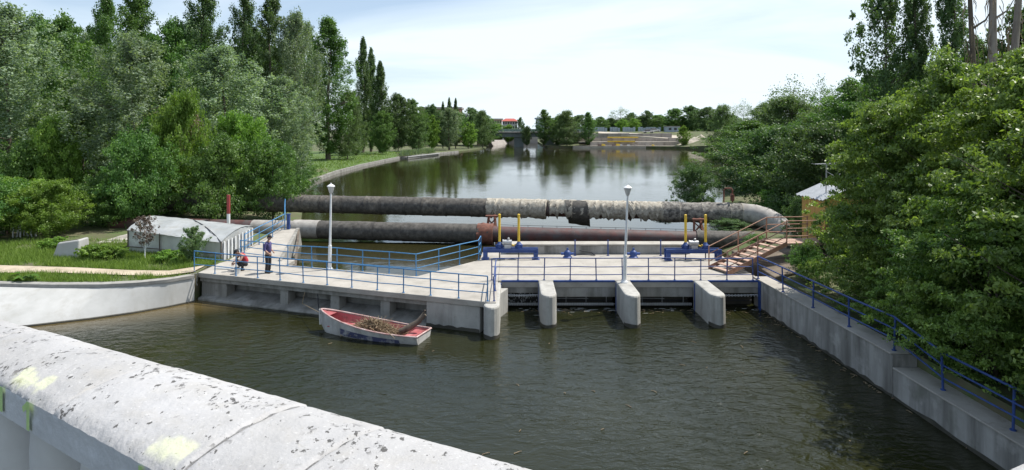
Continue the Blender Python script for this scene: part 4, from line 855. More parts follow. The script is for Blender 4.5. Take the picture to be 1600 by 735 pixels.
# terraced building site
ts = thing('retaining_wall', 'stepped raw concrete retaining walls of the building site across the lake', 'retaining wall', (42, 235, 0))
def tpx(x0, x1, D, z0, z1, name, m, dd=1.0):
    a, c = at(x0, D), at(x1, D); nseg = max(1, int((c.x - a.x) / 4)); 
    for i in range(nseg):
        s0 = a.x + (c.x - a.x) * i / nseg; s1 = a.x + (c.x - a.x) * (i + 1) / nseg; b = MB(); b.box(s0 + .04, D + rng.uniform(0, .12), z0, s1 - .04, D + dd, z1 + rng.normal(0, .05)); b.build(name, m, ts)
tpx(922, 1058, 232.5, -.5, 1.6, 'wall_panel', m_terr); tpx(905, 1062, 238, .5, 3.0, 'wall_panel', m_terr); tpx(900, 1050, 247, 2, 4.6, 'wall_panel', m_terr, 3)
b = MB(); q = [at(895, 230.5), at(1075, 230.5)]; b.box(q[0].x, 229.2, -.6, q[1].x, 232.4, .32); b.build('quay_strip', m_sand, ts)
b = MB(); b.box(at(905, 234).x, 233.6, 1.3, at(1058, 234).x, 238, 1.75); b.build('terrace_top', m_sand, ts)
b = MB(); b.hexa([(q.x, q.y, z) for q, z in ((at(935, 248), 4.3), (at(1085, 244), 1.5), (at(1085, 255), 2.6), (at(935, 258), 4.6), (at(935, 248), 4.75), (at(1085, 244), 2.0), (at(1085, 255), 3.6), (at(935, 258), 5.3))]); b.build('haul_ramp', m_sand, ts)
for x0, x1, D, z, lab in ((949, 997, 237, 3.06, 'long yellow beam lying on the upper terrace wall of the building site'), (949, 992, 232, 1.66, 'long yellow beam on the lower terrace wall of the building site')):
    a, c = at(x0, D), at(x1, D); b = MB(); b.box(a.x, D - .5, z, c.x, D + .1, z + .42); tag(b.build('beam', m_yellow), lab, 'beam', 'yellow beams on the building site')
for k in range(12):
    px = rnd.uniform(930, 1025); c = at(px, 230.2 + rnd.uniform(0, 1.5)); s = rnd.uniform(.3, .8); m = [m_white, m_redpipe, m_yellow, m_terr][k % 4]
    b = MB(); b.hexa([(c.x - s, c.y - .4, .3), (c.x + s, c.y - .4, .3), (c.x + s, c.y + .4, .3), (c.x - s, c.y + .4, .3), (c.x - s * .8, c.y - .3, .3 + s), (c.x + s * .9, c.y - .3, .3 + s * .8), (c.x + s * .9, c.y + .3, .3 + s * .8), (c.x - s * .8, c.y + .3, .3 + s)])
    nm = ['pale', 'rust red', 'yellow', 'grey'][k % 4]; tag(b.build('rubble_block', m, bevel=.05), nm + ' block of building rubble on the quay below the terraces', 'block', nm + ' rubble blocks on the far quay')
m_hoard = mat('grey_blue_sheeting', (.36, .42, .48), (.26, .31, .36), .7, .4, streak=((.18, .2, .22), .8, .5, .7, .5))
hd = thing('hoarding', 'grey-blue sheet metal hoarding along the top of the building site', 'fence', at(960, 264, 5.1))
for i, px in enumerate(range(925, 1030, 4)):
    if px in (949, 969, 993): continue
    a, c = at(px, 264), at(px + 3.7, 264); b = MB(); b.box(a.x, 264 + (i % 2) * .08, 4.6, c.x, 264.06 + (i % 2) * .08, 7.1 - (.3 if i % 5 == 0 else 0)); b.build('panel', m_hoard, hd)
def car(px, D, z, rz, m, label):
    t = thing('parked_car', label, 'car', (0, 0, 0), 'cars parked on the building site')
    b = MB(); b.prism([(-2.1, -.85), (2.1, -.85), (2.1, .85), (-2.1, .85)], .35, [.75, .8, .8, .75]); b.build('body', m, t, bevel=.12)
    b = MB(); b.hexa([(-1.6, -.78, .78), (1.0, -.78, .78), (1.0, .78, .78), (-1.6, .78, .78), (-1.2, -.62, 1.42), (.4, -.62, 1.42), (.4, .62, 1.42), (-1.2, .62, 1.42)]); b.build('cabin', m_dark, t, bevel=.06)
    b = MB(); b.box(-1.15, -.6, 1.421, .36, .6, 1.46); b.build('roof', m, t, bevel=.02)
    for x in (-1.35, 1.35):
        for y in (-.82, .82): b = MB(); b.tube([(x, y - .1, .32), (x, y + .1, .32)], .32, 12); b.build('wheel', m_dark, t, smooth=True)
    c = at(px, D, z); t.location = c; t.rotation_euler = (0, 0, rz)
car(1013, 250, 4.75, R(8), m_bwhite, 'white car parked at the edge of the building site by the hoarding'); car(1022, 256, 5.2, R(15), m_galv, 'silver car parked behind the white one on the building site')
van_c = at(1051, 262, 5.2)
vn = thing('site_cabin', 'pale flat-roofed site cabin on the building site under the trees', 'site cabin', van_c)
b = MB(); b.box(van_c.x - 3, van_c.y, 5, van_c.x + 3, van_c.y + 2.6, 7.3); b.build('wall', m_hoard, vn); b = MB(); b.box(van_c.x - 3.2, van_c.y - .2, 7.3, van_c.x + 3.2, van_c.y + 2.8, 7.5); b.build('roof', m_terr, vn)
for k in (-1.6, .6): b = MB(); b.box(van_c.x + k, van_c.y - .05, 5.9, van_c.x + k + 1.1, van_c.y + .02, 6.8); b.build('window', m_dark, vn)
b = MB(); rows = []
for i in range(13):
    row = []
    for j in range(25):
        x, y = -1 + j / 12, -1 + i / 6; rr = math.hypot(x, y); row.append((at(1096, 232).x + x * 9, 233 + y * 7, max(0, 1 - rr) ** .8 * 4.4 * (1 + .1 * math.sin(j * 1.7 + i)) - .2))
    rows.append(row)
b.grid(rows); tag(b.build('rubble_mound', m_sand, smooth=True), 'pale mound of excavated rubble on the shore across the lake', 'mound')
# distant buildings
def block(name, label, px0, px1, D, zt, m, dd, nx, nz, zb=0, roofm=None, winm=None, wfrac=.5, rooftype='flat'):
    a, c = at(px0, D), at(px1, D); t = thing(name, label, 'building', ((a.x + c.x) / 2, D, zb))
    b = MB(); b.box(a.x, D, zb, c.x, D + dd, zt); b.build('wall', m, t)
    wx, hz = (c.x - a.x) / nx, (zt - zb) / nz
    for i in range(nx):
        for j in range(nz):
            x = a.x + wx * (i + .5 - wfrac / 2); z = zb + hz * (j + .3)
            if (zt - z) > 16: continue
            b = MB(); b.box(x, D - .12, z, x + wx * wfrac, D + .02, z + hz * .5); b.build('window', winm or m_dark, t)
    b = MB()
    if rooftype == 'flat': b.box(a.x - .8, D - .8, zt, c.x + .8, D + dd, zt + .9)
    else: b.hexa([(a.x - .8, D - 1.2, zt), (c.x + .8, D - 1.2, zt), (c.x + .8, D + dd, zt), (a.x - .8, D + dd, zt), (a.x + 2, D + dd * .4, zt + 1.8), (c.x - 2, D + dd * .4, zt + 1.8), (c.x - 2, D + dd * .6, zt + 1.8), (a.x + 2, D + dd * .6, zt + 1.8)])
    b.build('roof', roofm or m, t)
    return t
m_pinkw = mat('brick_pink_render', (.42, .25, .20), (.34, .19, .15), .9, .2)
block('apartment_block', 'pinkish brick apartment block rising behind the lakeside trees', 655, 719, 300, 15.6, m_pinkw, 14, 9, 6, roofm=m_terr, winm=m_terr)
block('apartment_block', 'white apartment block with dark windows and red tiled roof beyond the bridge', 785, 808, 420, 11.2, m_white, 14, 6, 4, roofm=mat('red_roof_tiles', (.42, .09, .06), (.32, .06, .05), .8, .4), rooftype='hip')
block('office_block', 'pale glazed office block half hidden by trees right of the white apartments', 838, 852, 420, 12.5, m_hoard, 12, 4, 4, winm=m_galv)
block('apartment_block', 'beige flat-roofed block behind trees beside the red-roofed one', 765, 784, 440, 12.3, mat('beige_render', (.48, .42, .33), (.4, .34, .27), .9, .2), 12, 5, 4)
block('house', 'small dark house between the pinkish block and the light green trees', 721, 726, 320, 10, m_dark, 8, 2, 3)
# ================================================================ BRIDGE PARAPET
pa = thing('bridge_parapet', 'white painted bridge parapet with lichen-specked coping in front of the viewer', 'parapet', (0, 1.0, 5.0))
outer = [Vector((-6.4, 4.83, 0)), Vector((-1.93, 2.41, 0)), Vector((.10, 1.31, 0)), Vector((.36, 1.20, 0)), Vector((.62, 1.19, 0)), Vector((.93, 1.285, 0)), Vector((1.2, 1.42, 0)), Vector((2.2, 2.1, 0)), Vector((4.5, 3.9, 0))]
cum = [0]
for a, c in zip(outer[:-1], outer[1:]): cum.append(cum[-1] + (c - a).length)
def opt(s):
    for i in range(len(outer) - 1):
        if s <= cum[i + 1] or i == len(outer) - 2:
            a, c = outer[i], outer[i + 1]; p = a + (c - a) * ((s - cum[i]) / (cum[i + 1] - cum[i]))
            d = (outer[min(i + 2, len(outer) - 1)] - outer[max(i - 1, 0)]).normalized() if False else (c - a).normalized(); break
    # smoothed tangent
    e = .18; q0 = lin(s - e); q1 = lin(s + e); d = (q1 - q0).normalized(); return p, d, Vector((d.y, -d.x, 0))
def lin(s):
    s = max(0, min(cum[-1], s))
    for i in range(len(outer) - 1):
        if s <= cum[i + 1]: return outer[i] + (outer[i + 1] - outer[i]) * ((s - cum[i]) / (cum[i + 1] - cum[i]))
    return outer[-1]
ZC = CAMZ - .70
S1 = cum[1]
WCOP = .30
prof = [(-.0, -.13), (-.0, -.03), (.006, -.012), (.03, .002), (.09, .016), (.16, .016), (.23, .006), (.275, -.008), (.292, -.016), (WCOP, -.026), (WCOP, -.105), (WCOP - .03, -.12)]
def cop(s, u, z): p, d, n = opt(s); q = p + n * (u * float(np.interp(s - S1, (.3, .7, 1.6, 2.6), (.985, 1.0, 1.26, 1.3)))); return Vector((q.x, q.y, ZC + z))
joints = [0, 1.2, 2.6, 3.9, S1 - .35, S1 + .36, S1 + 1.05, S1 + 1.61, S1 + 1.86, S1 + 2.45, S1 + 2.75, S1 + 3.1, S1 + 3.45, S1 + 4.2, cum[-1]]
m_paint = mat('yellow_green_marker_paint', (.52, .70, .30), (.44, .62, .25), .6, 20); paint_layer(m_cope, (.66, .68, .42))
def sface(px):   # arc position whose inner coping edge shows at photo column px
    lo, hi = S1 - 3, S1 + 3
    for _ in range(50):
        mid = (lo + hi) / 2; q = cop(mid, WCOP, -.03)
        if q.x / q.y * 1000 + 800 < px: lo = mid
        else: hi = mid
    return lo
def vn2(x, y, seed=0):   # smooth value noise
    def h(i, j): return (math.sin(i * 127.1 + j * 311.7 + seed * 17.3) * 43758.5453) % 1.0
    i, j = math.floor(x), math.floor(y); fx, fy = x - i, y - j; fx, fy = fx * fx * (3 - 2 * fx), fy * fy * (3 - 2 * fy)
    return (h(i, j) * (1 - fx) + h(i + 1, j) * fx) * (1 - fy) + (h(i, j + 1) * (1 - fx) + h(i + 1, j + 1) * fx) * fy
blots = [(sface(14), .262, .055, .026), (sface(36), .252, .03, .026), (sface(6), .245, .03, .02), (sface(232), .262, .05, .024), (sface(250), .256, .03, .022)]
cracks = [(S1 + 1.32, .02, .20, .03), (S1 + 2.1, .0, .16, .05), (S1 + .2, .1, .28, -.04)]
for i, (s0, s1) in enumerate(zip(joints[:-1], joints[1:])):
    near = s1 > S1 - .4 and s0 < S1 + 3.2; st = .007 if near else .06
    us_ = [q[0] for q in prof]; zs_ = [q[1] for q in prof]; pf = []
    for (u0, z0), (u1, z1) in zip(prof[:-1], prof[1:]):
        k = max(1, int(math.hypot(u1 - u0, z1 - z0) / .010)) if near else 1; pf += [(u0 + (u1 - u0) * q / k, z0 + (z1 - z0) * q / k) for q in range(k)]
    pf.append(prof[-1])
    b = MB(); n = max(4, int((s1 - s0) / st)); dz = rng.normal(0, .0025); du = rng.normal(0, .002); rows = []; nf = len(pf) - 1
    for k in range(n + 1):
        s = s0 + .0028 + (s1 - s0 - .0056) * k / n; row = []; ch = vn2(s * 22, 3, i) ** 3 * .012 + vn2(s * 70, 9, i) ** 4 * .006
        for u, z in pf:
            e = max(0, 1 - abs(u - .294) / .012) * (z > -.06)
            ed = (.006 if k == 0 or k == n else .0) * (z > -.05) * (.4 + vn2(u * 60, i))
            nz = (vn2(s * 9, u * 9, 1) - .5) * .0022 + (vn2(s * 40, u * 40, 2) - .5) * .0022
            row.append(cop(s, u + du - e * ch * .7, z + dz - e * ch * .6 - ed + (nz if z > -.05 else nz * .0)))
        rows.append(row)
    b.grid(rows); b.add(rows[0], [tuple(range(len(pf)))]); b.add(rows[-1], [tuple(range(len(pf) - 1, -1, -1))])
    mi = [0] * len(b.f); pw_ = [0.0] * len(b.v)
    for k in range(n):
        for q in range(nf):
            u, z = (pf[q][0] + pf[q + 1][0]) / 2, (pf[q][1] + pf[q + 1][1]) / 2; mi[k * nf + q] = 1 if (u > .2 and z < -.03) else 0
    if near:
        for k in range(n + 1):
            s = s0 + (s1 - s0) * k / n
            for q, (u, z) in enumerate(pf):
                if z < -.03: continue
                for bs, bu, rw, rh in blots:
                    d = ((s - bs) / rw) ** 2 + ((u - bu) / rh) ** 2 - 1.3 * vn2(s * 70, u * 110, 5)
                    if d < .6: pw_[k * (nf + 1) + q] = max(pw_[k * (nf + 1) + q], min(1, (.6 - d) / .6) * .8 * (.45 + .45 * vn2(s * 160, u * 160, 8)))
    b.mi = mi; o_ = b.build('coping_stone', [m_cope, m_copef], pa, smooth=True); o_.data.attributes.new('paint', 'FLOAT', 'POINT').data.foreach_set('value', pw_)
m_balus = mat('white_baluster_paint', (.66, .66, .66), (.56, .56, .56), .85, 3, bump=.15)  # white paint shared by the balusters and base rail
s = .4
while s < cum[-1] - .2:
    p, d, n = opt(s); c = p + n * (WCOP * .5); b = MB(); b.lathe((c.x, c.y, ZC - .78), [(.09, 0), (.09, .05), (.06, .08), (.062, .26), (.09, .34), (.112, .46), (.116, .56), (.112, .64), (.105, .675)], 20); b.build('baluster', m_balus, pa, smooth=True); s += .262
b = MB(); k = 0; n = 60; rows = []
for k in range(n + 1):
    s = cum[-1] * k / n; rows.append([cop(s, u, z) for u, z in ((0, -1.0), (0, -.78), (WCOP, -.78), (WCOP, -1.0))])
b.grid(rows); b.build('base_rail', m_balus, pa)
def stroke(pts, wd, name='painted_mark', m=m_paint):   # pts in (s, z) on the inner face
    b = MB()
    for (s0, z0), (s1, z1) in zip(pts[:-1], pts[1:]):
        l = math.hypot(s1 - s0, z1 - z0); nx, nz = -(z1 - z0) / l * wd / 2, (s1 - s0) / l * wd / 2; ex, ez = (s1 - s0) / l * wd * .3, (z1 - z0) / l * wd * .3
        b.add([cop(s_, WCOP + .0035, z_) for s_, z_ in ((s0 - ex + nx, z0 - ez + nz), (s0 - ex - nx, z0 - ez - nz), (s1 + ex - nx, z1 + ez - nz), (s1 + ex + nx, z1 + ez + nz))], [(0, 1, 2, 3)])
    return b
s = sface(46); b = stroke([(s, -.03), (s, -.094)], .019); q = stroke([(s - .03, -.050), (s - .006, -.034)], .016); b.add(q.v, q.f); b.build('painted_numeral', m_paint, pa)
s = sface(4); b = stroke([(s, -.03), (s, -.088)], .02); b.build('painted_stroke', m_paint, pa)
s = sface(222); b = stroke([(s, -.03), (s, -.1)], .015); b.build('painted_stroke', m_paint, pa)
# ================================================================ VEGETATION
def leaves_mesh(name, clumps, size, m, asp=.6, up=.5, outw=.5, centre=(0, 0), droop=0.0, seed=1):
    """clumps: (x, y, z, rx, ry, rz, n, tint); each leaf a small rhombus"""
    g = np.random.default_rng(seed); C = np.array([c[:3] for c in clumps], float); Rr = np.array([c[3:6] for c in clumps], float); n = np.array([int(c[6]) for c in clumps]); ti = np.array([c[7] for c in clumps], float)
    idx = np.repeat(np.arange(len(clumps)), n); M_ = len(idx)
    v = g.normal(size=(M_, 3)); v /= np.linalg.norm(v, axis=1)[:, None]; r = g.random(M_) ** .45
    off = v * r[:, None] * Rr[idx] * (1 + .18 * g.normal(size=(M_, 1))); P = C[idx] + off
    P[:, 2] -= droop * (np.hypot(off[:, 0], off[:, 1]) ** 1.5)
    o = P - np.array([centre[0], centre[1], 0]); o[:, 2] = 0; o /= (np.linalg.norm(o, axis=1)[:, None] + 1e-6)
    nr = g.normal(size=(M_, 3)) * .75 + outw * (o * .6 + v * .4) + np.array([0, 0, up]); nr /= np.linalg.norm(nr, axis=1)[:, None]
    t = g.normal(size=(M_, 3)); t -= nr * (t * nr).sum(1)[:, None]; t /= np.linalg.norm(t, axis=1)[:, None]; bt = np.cross(nr, t)
    L = size * g.uniform(.6, 1.3, M_)[:, None] / 2; W = L * asp
    V = np.stack([P - t * L, P + bt * W - t * L * .1, P + t * L, P - bt * W - t * L * .1], 1).reshape(-1, 3)
    me = bpy.data.meshes.new(name); me.vertices.add(M_ * 4); me.vertices.foreach_set('co', V.astype(np.float32).ravel()); me.loops.add(M_ * 4); me.loops.foreach_set('vertex_index', np.arange(M_ * 4, dtype=np.int32))
    me.polygons.add(M_); me.polygons.foreach_set('loop_start', np.arange(0, M_ * 4, 4, dtype=np.int32)); me.polygons.foreach_set('loop_total', np.full(M_, 4, np.int32))
    tint = np.clip(ti[idx] + .13 * g.normal(size=M_), 0, 1); at_ = me.attributes.new('tint', 'FLOAT', 'POINT'); at_.data.foreach_set('value', np.repeat(tint, 4).astype(np.float32))
    me.materials.append(m); me.update(); me.validate(); return me
def trunk_mesh(name, h, r, limbs, m, g, multi=1, lean=.03):
    b = MB()
    for q in range(multi):
        x0 = 0 if multi == 1 else g.uniform(-.5, .5) * r * 4; y0 = 0 if multi == 1 else g.uniform(-.5, .5) * r * 4; pts = []
        for i in range(7): t = i / 6; pts.append((x0 + h * lean * math.sin(t * 3 + q * 2) * t + x0 * t * 1.5, y0 + h * lean * math.cos(t * 2.3 + q) * t + y0 * t * 1.5, h * t - .3 * (i == 0)))
        b.tube(pts, [r * 1.35] + [r * (1 - .85 * i / 6) for i in range(1, 7)], 8)
    for (lx, ly, lz) in limbs:
        z0 = max(.15 * h, min(lz - .35 * math.hypot(lx, ly) - .4, h * .9)); t = z0 / h; px, py = h * lean * math.sin(t * 3) * t, h * lean * math.cos(t * 2.3) * t
        rr = r * (1 - .85 * t) * .5; b.tube([(px, py, z0), (px + (lx - px) * .45, py + (ly - py) * .45, z0 + (lz - z0) * .35), (lx, ly, lz)], [rr, rr * .65, rr * .2], 5)
    me_o = b.build(name, m, origin=(0, 0, 0), smooth=True); me = me_o.data; bpy.data.objects.remove(me_o); return me
def crown(kind, h, r, K, npc, size, m, seed, t0=.15, prof=None, elong=1.0, cs=.26, asp=.6, up=.5, droop=0, bark=None, tr=None, limbs=12, multi=1, hole=0.0, inner=.38, outw=.5):
    g = np.random.default_rng(seed); prof = prof or (lambda t: math.sin(math.pi * min(1, max(0, t)) ** .75) ** .7)
    cl = []; lobes = [(g.uniform(0, 2 * math.pi), g.uniform(.1, .9), g.uniform(.7, 1.18)) for _ in range(9)]
    tries = 0
    while len(cl) < K and tries < K * 30:
        tries += 1; t = g.random(); a = g.uniform(0, 2 * math.pi); R_ = prof(t) * r
        if g.random() > (R_ / r) ** 1.0 + .08: continue
        lob = 1 + sum((w_ - 1) * math.exp(-((t - lt) / .16) ** 2 - (math.sin((a - la) / 2) / .35) ** 2) for la, lt, w_ in lobes)
        rad = R_ * lob * g.random() ** inner
        x, y, z = rad * math.cos(a), rad * math.sin(a), h * (t0 + (1 - t0) * t)
        if hole and math.sin(x * 1.3 / r * 3 + seed) + math.sin(y / r * 4 + seed * 2) + math.sin(z / h * 11 + seed) < -3 + hole * 3: continue
        s = r * cs * g.uniform(.6, 1.35); cl.append((x, y, z, s, s, s * elong, npc * g.uniform(.6, 1.4), np.clip(.45 + .22 * g.normal(), 0, 1)))
    me = leaves_mesh(kind + '_crown', cl, size, m, asp, up, outw, droop=droop, seed=seed)
    pick = [cl[i][:3] for i in g.choice(len(cl), min(limbs, len(cl)), replace=False)]
    tm = trunk_mesh(kind + '_trunk', h * (.9 if t0 < .3 else .85), tr or h * .012, pick, bark or m_bark, g, multi)
    return (me, tm, h, r)
def crown2(kind, h, r, K, m_per, npc, size, m, seed, t0=.1, prof=None, rise=(.5, 1.2), cs=.085, el=1.3, asp=.6, up=.4, droop=0, bark=None, tr=None, limbs=14, multi=1, outw=.5, arch=0.0, flat=1.0, side=.22):
    """crown grown limb by limb: each limb leaves the stem, rises and carries leaf sprays along its outer part"""
    g = np.random.default_rng(seed); cl = []; tips = []
    for q in range(K):
        t = (q + g.random()) / K; t = t ** .9; a = g.uniform(0, 6.283); Rl = prof(t) * r * g.uniform(.72, 1.12); z1 = h * (t0 + (1 - t0) * t)
        rz = g.uniform(*rise) * Rl; tone = np.clip(.5 + .2 * g.normal(), .05, .95); z0 = max(h * t0 * .6, z1 - rz * .55); top = z0 + rz
        if top > h * 1.03: top = h * 1.03
        tips.append((Rl * .9 * math.cos(a), Rl * .9 * math.sin(a), top - arch * Rl * .5))
        for k in range(m_per):
            f = .25 + .78 * (k + g.random()) / m_per; rad = Rl * f; z = z0 + (top - z0) * f ** .9 - arch * Rl * f ** 2.2
            s_ = r * cs * g.uniform(.7, 1.4) * (1.25 - .55 * f); da = g.normal() * side
            cl.append((rad * math.cos(a + da), rad * math.sin(a + da), z + g.normal() * s_ * .5, s_ * 1.25, s_ * 1.25, s_ * el * flat, npc * g.uniform(.6, 1.4), np.clip(tone + .1 * g.normal(), 0, 1)))
    for k in range(3): cl.append((g.normal() * .04 * r, g.normal() * .04 * r, h * (1.0 - .03 * k), r * cs, r * cs, r * cs * el * 1.4, npc, .5))
    me = leaves_mesh(kind + '_crown', cl, size, m, asp, up, outw, droop=droop, seed=seed)
    pick = [tips[i_] for i_ in g.choice(len(tips), min(limbs, len(tips)), replace=False)]
    return (me, trunk_mesh(kind + '_trunk', h * .92, tr or h * .012, pick, bark or m_bark, g, multi), h, r)
m_silver = leaf_mat('white_poplar_leaf', (.105, .165, .095), (.29, .37, .25), .40, .48)
m_green = leaf_mat('broad_green_leaf', (.06, .135, .034), (.15, .26, .07), .38)
m_darkg = leaf_mat('dark_poplar_leaf', (.048, .10, .036), (.13, .205, .075), .34)
m_lime = leaf_mat('fresh_light_leaf', (.10, .195, .03), (.23, .36, .075), .42)
m_maple = leaf_mat('box_elder_leaf', (.055, .125, .020), (.30, .42, .105), .36, .42, .4)
m_will = leaf_mat('willow_leaf', (.075, .135, .052), (.18, .26, .11), .36)
m_purp = leaf_mat('purple_plum_leaf', (.075, .05, .045), (.19, .14, .12), .25)
m_brown = leaf_mat('dead_brown_leaf', (.14, .105, .08), (.28, .22, .165), .2)
ov = lambda t: math.sin(math.pi * (.06 + .94 * t) ** .85) ** .6
tall = lambda t: (min(1, t / .18) ** .6) * (1 - max(0, (t - .35) / .65) ** 1.9 * .88)
colm = lambda t: (min(1, t / .12) ** .6) * (1 - max(0, (t - .45) / .55) ** 1.7 * .92)
dome = lambda t: (1 - t ** 2.1 * .92) ** .6
T = {}
T['silver'] = crown2('white_poplar', 18, 4.6, 120, 6, 52, .20, m_silver, 11, .08, tall, (1.3, 2.4), .088, 2.0)
T['silver2'] = crown2('white_poplar', 18, 4.2, 120, 6, 52, .20, m_silver, 12, .08, tall, (1.2, 2.3), .092, 2.0)
T['green'] = crown2('broadleaf', 14, 4.6, 110, 6, 52, .21, m_green, 13, .08, tall, (.5, 1.1), .1, 1.1)
T['pop'] = crown2('lombardy_poplar', 28, 2.3, 150, 5, 48, .26, m_darkg, 14, .06, colm, (1.6, 2.6), .17, 2.4, limbs=10)
T['popl'] = crown2('poplar', 22, 3.3, 120, 6, 50, .22, m_green, 15, .08, tall, (1.3, 2.3), .12, 1.9)
T['popd'] = crown2('dark_poplar', 22, 3.2, 95, 6, 50, .22, m_darkg, 16, .06, tall, (1.3, 2.4), .115, 2.0)
T['round'] = crown2('round_tree', 11, 5.0, 110, 6, 55, .25, m_green, 17, .1, ov, (.3, .9), .1, .9)
T['roundd'] = crown2('dark_tree', 11, 5.0, 110, 6, 55, .25, m_darkg, 18, .08, ov, (.3, .9), .1, .9)
T['lime'] = crown2('light_tree', 9, 4.4, 90, 6, 52, .24, m_lime, 19, .08, ov, (.3, .9), .1, .9)
T['will'] = crown2('willow', 12, 5.2, 130, 6, 55, .24, m_will, 20, .05, dome, (.4, 1.0), .085, 1.5, asp=.4, outw=.3, arch=.22)
T['bush'] = crown2('bush', 4.2, 3.1, 70, 6, 62, .135, m_green, 21, .02, dome, (.3, .9), .11, .9, multi=3, tr=.05)
T['bushl'] = crown2('light_bush', 4.0, 2.9, 70, 6, 62, .13, m_lime, 22, .02, dome, (.3, .9), .11, .9, multi=3, tr=.05)
T['bushd'] = crown2('dark_bush', 6.5, 4.6, 100, 6, 60, .17, m_darkg, 23, .02, dome, (.3, .8), .1, .9, multi=3, tr=.07)
T['maple'] = crown2('box_elder', 8.6, 4.6, 130, 7, 85, .15, m_maple, 24, .02, dome, (.35, .8), .078, .8, .5, .9, .25, multi=3, tr=.1, arch=.25, flat=.55)
T['maple2'] = crown2('box_elder', 8.2, 4.8, 130, 7, 85, .15, m_maple, 25, .02, ov, (.35, .8), .078, .8, .5, .9, .25, multi=2, tr=.11, arch=.25, flat=.55)
T['sparse'] = crown2('thin_tree', 14, 3.6, 42, 6, 62, .22, m_darkg, 26, .2, tall, (1.0, 1.8), .1, 1.5, limbs=40)
T['dead'] = crown('half_dead_tree', 11, 3.6, 110, 28, .2, m_will, 27, .25, ov, 1.2, .2, limbs=70, bark=m_bpale)
T['brown'] = crown2('withered_bush', 3.4, 1.5, 40, 5, 26, .12, m_brown, 28, .1, ov, (.6, 1.2), .13, 1.2, limbs=36)
T['plum'] = crown2('purple_plum', 2.1, .62, 34, 5, 15, .075, m_purp, 29, .38, ov, (.9, 1.6), .12, 1.5, limbs=26, tr=.03, bark=m_lampw)
T['shrub'] = crown2('feathery_shrub', 1.75, .72, 40, 6, 34, .09, m_will, 30, .03, dome, (1.2, 2.0), .1, 1.6, asp=.3, limbs=24, multi=3, tr=.02)
T['lowb'] = crown2('low_weed', .8, .8, 30, 5, 30, .1, m_lime, 31, .02, dome, (.4, .9), .13, .8, multi=2, tr=.02)
def plant(name, key, label, loc, h, r=None, cat='tree', group=None, rz=None):
    cm, tm, H0, R0 = T[key]; t = thing(name, label, cat, loc, group); sz = h / H0; sx = (r / R0) if r else sz
    t.scale = (sx, sx, sz); t.rotation_euler = (0, 0, rnd.uniform(0, 6.28) if rz is None else rz)
    for nm, me in (('crown', cm), ('trunk', tm)):
        if tm is None: continue
        o = bpy.data.objects.new(nm, me); col.objects.link(o); o.parent = t
    return t
def tree(name, key, label, px, D, ytop, r=None, cat='tree', group=None, zb=-.1):
    zt = CAMZ + (200 - ytop) / 1000 * D; return plant(name, key, label, at(px, D, zb), (zt - zb) * 1.02, r, cat, group)
GW = 'poplars and broadleaves of the wood behind the plastic shelter'
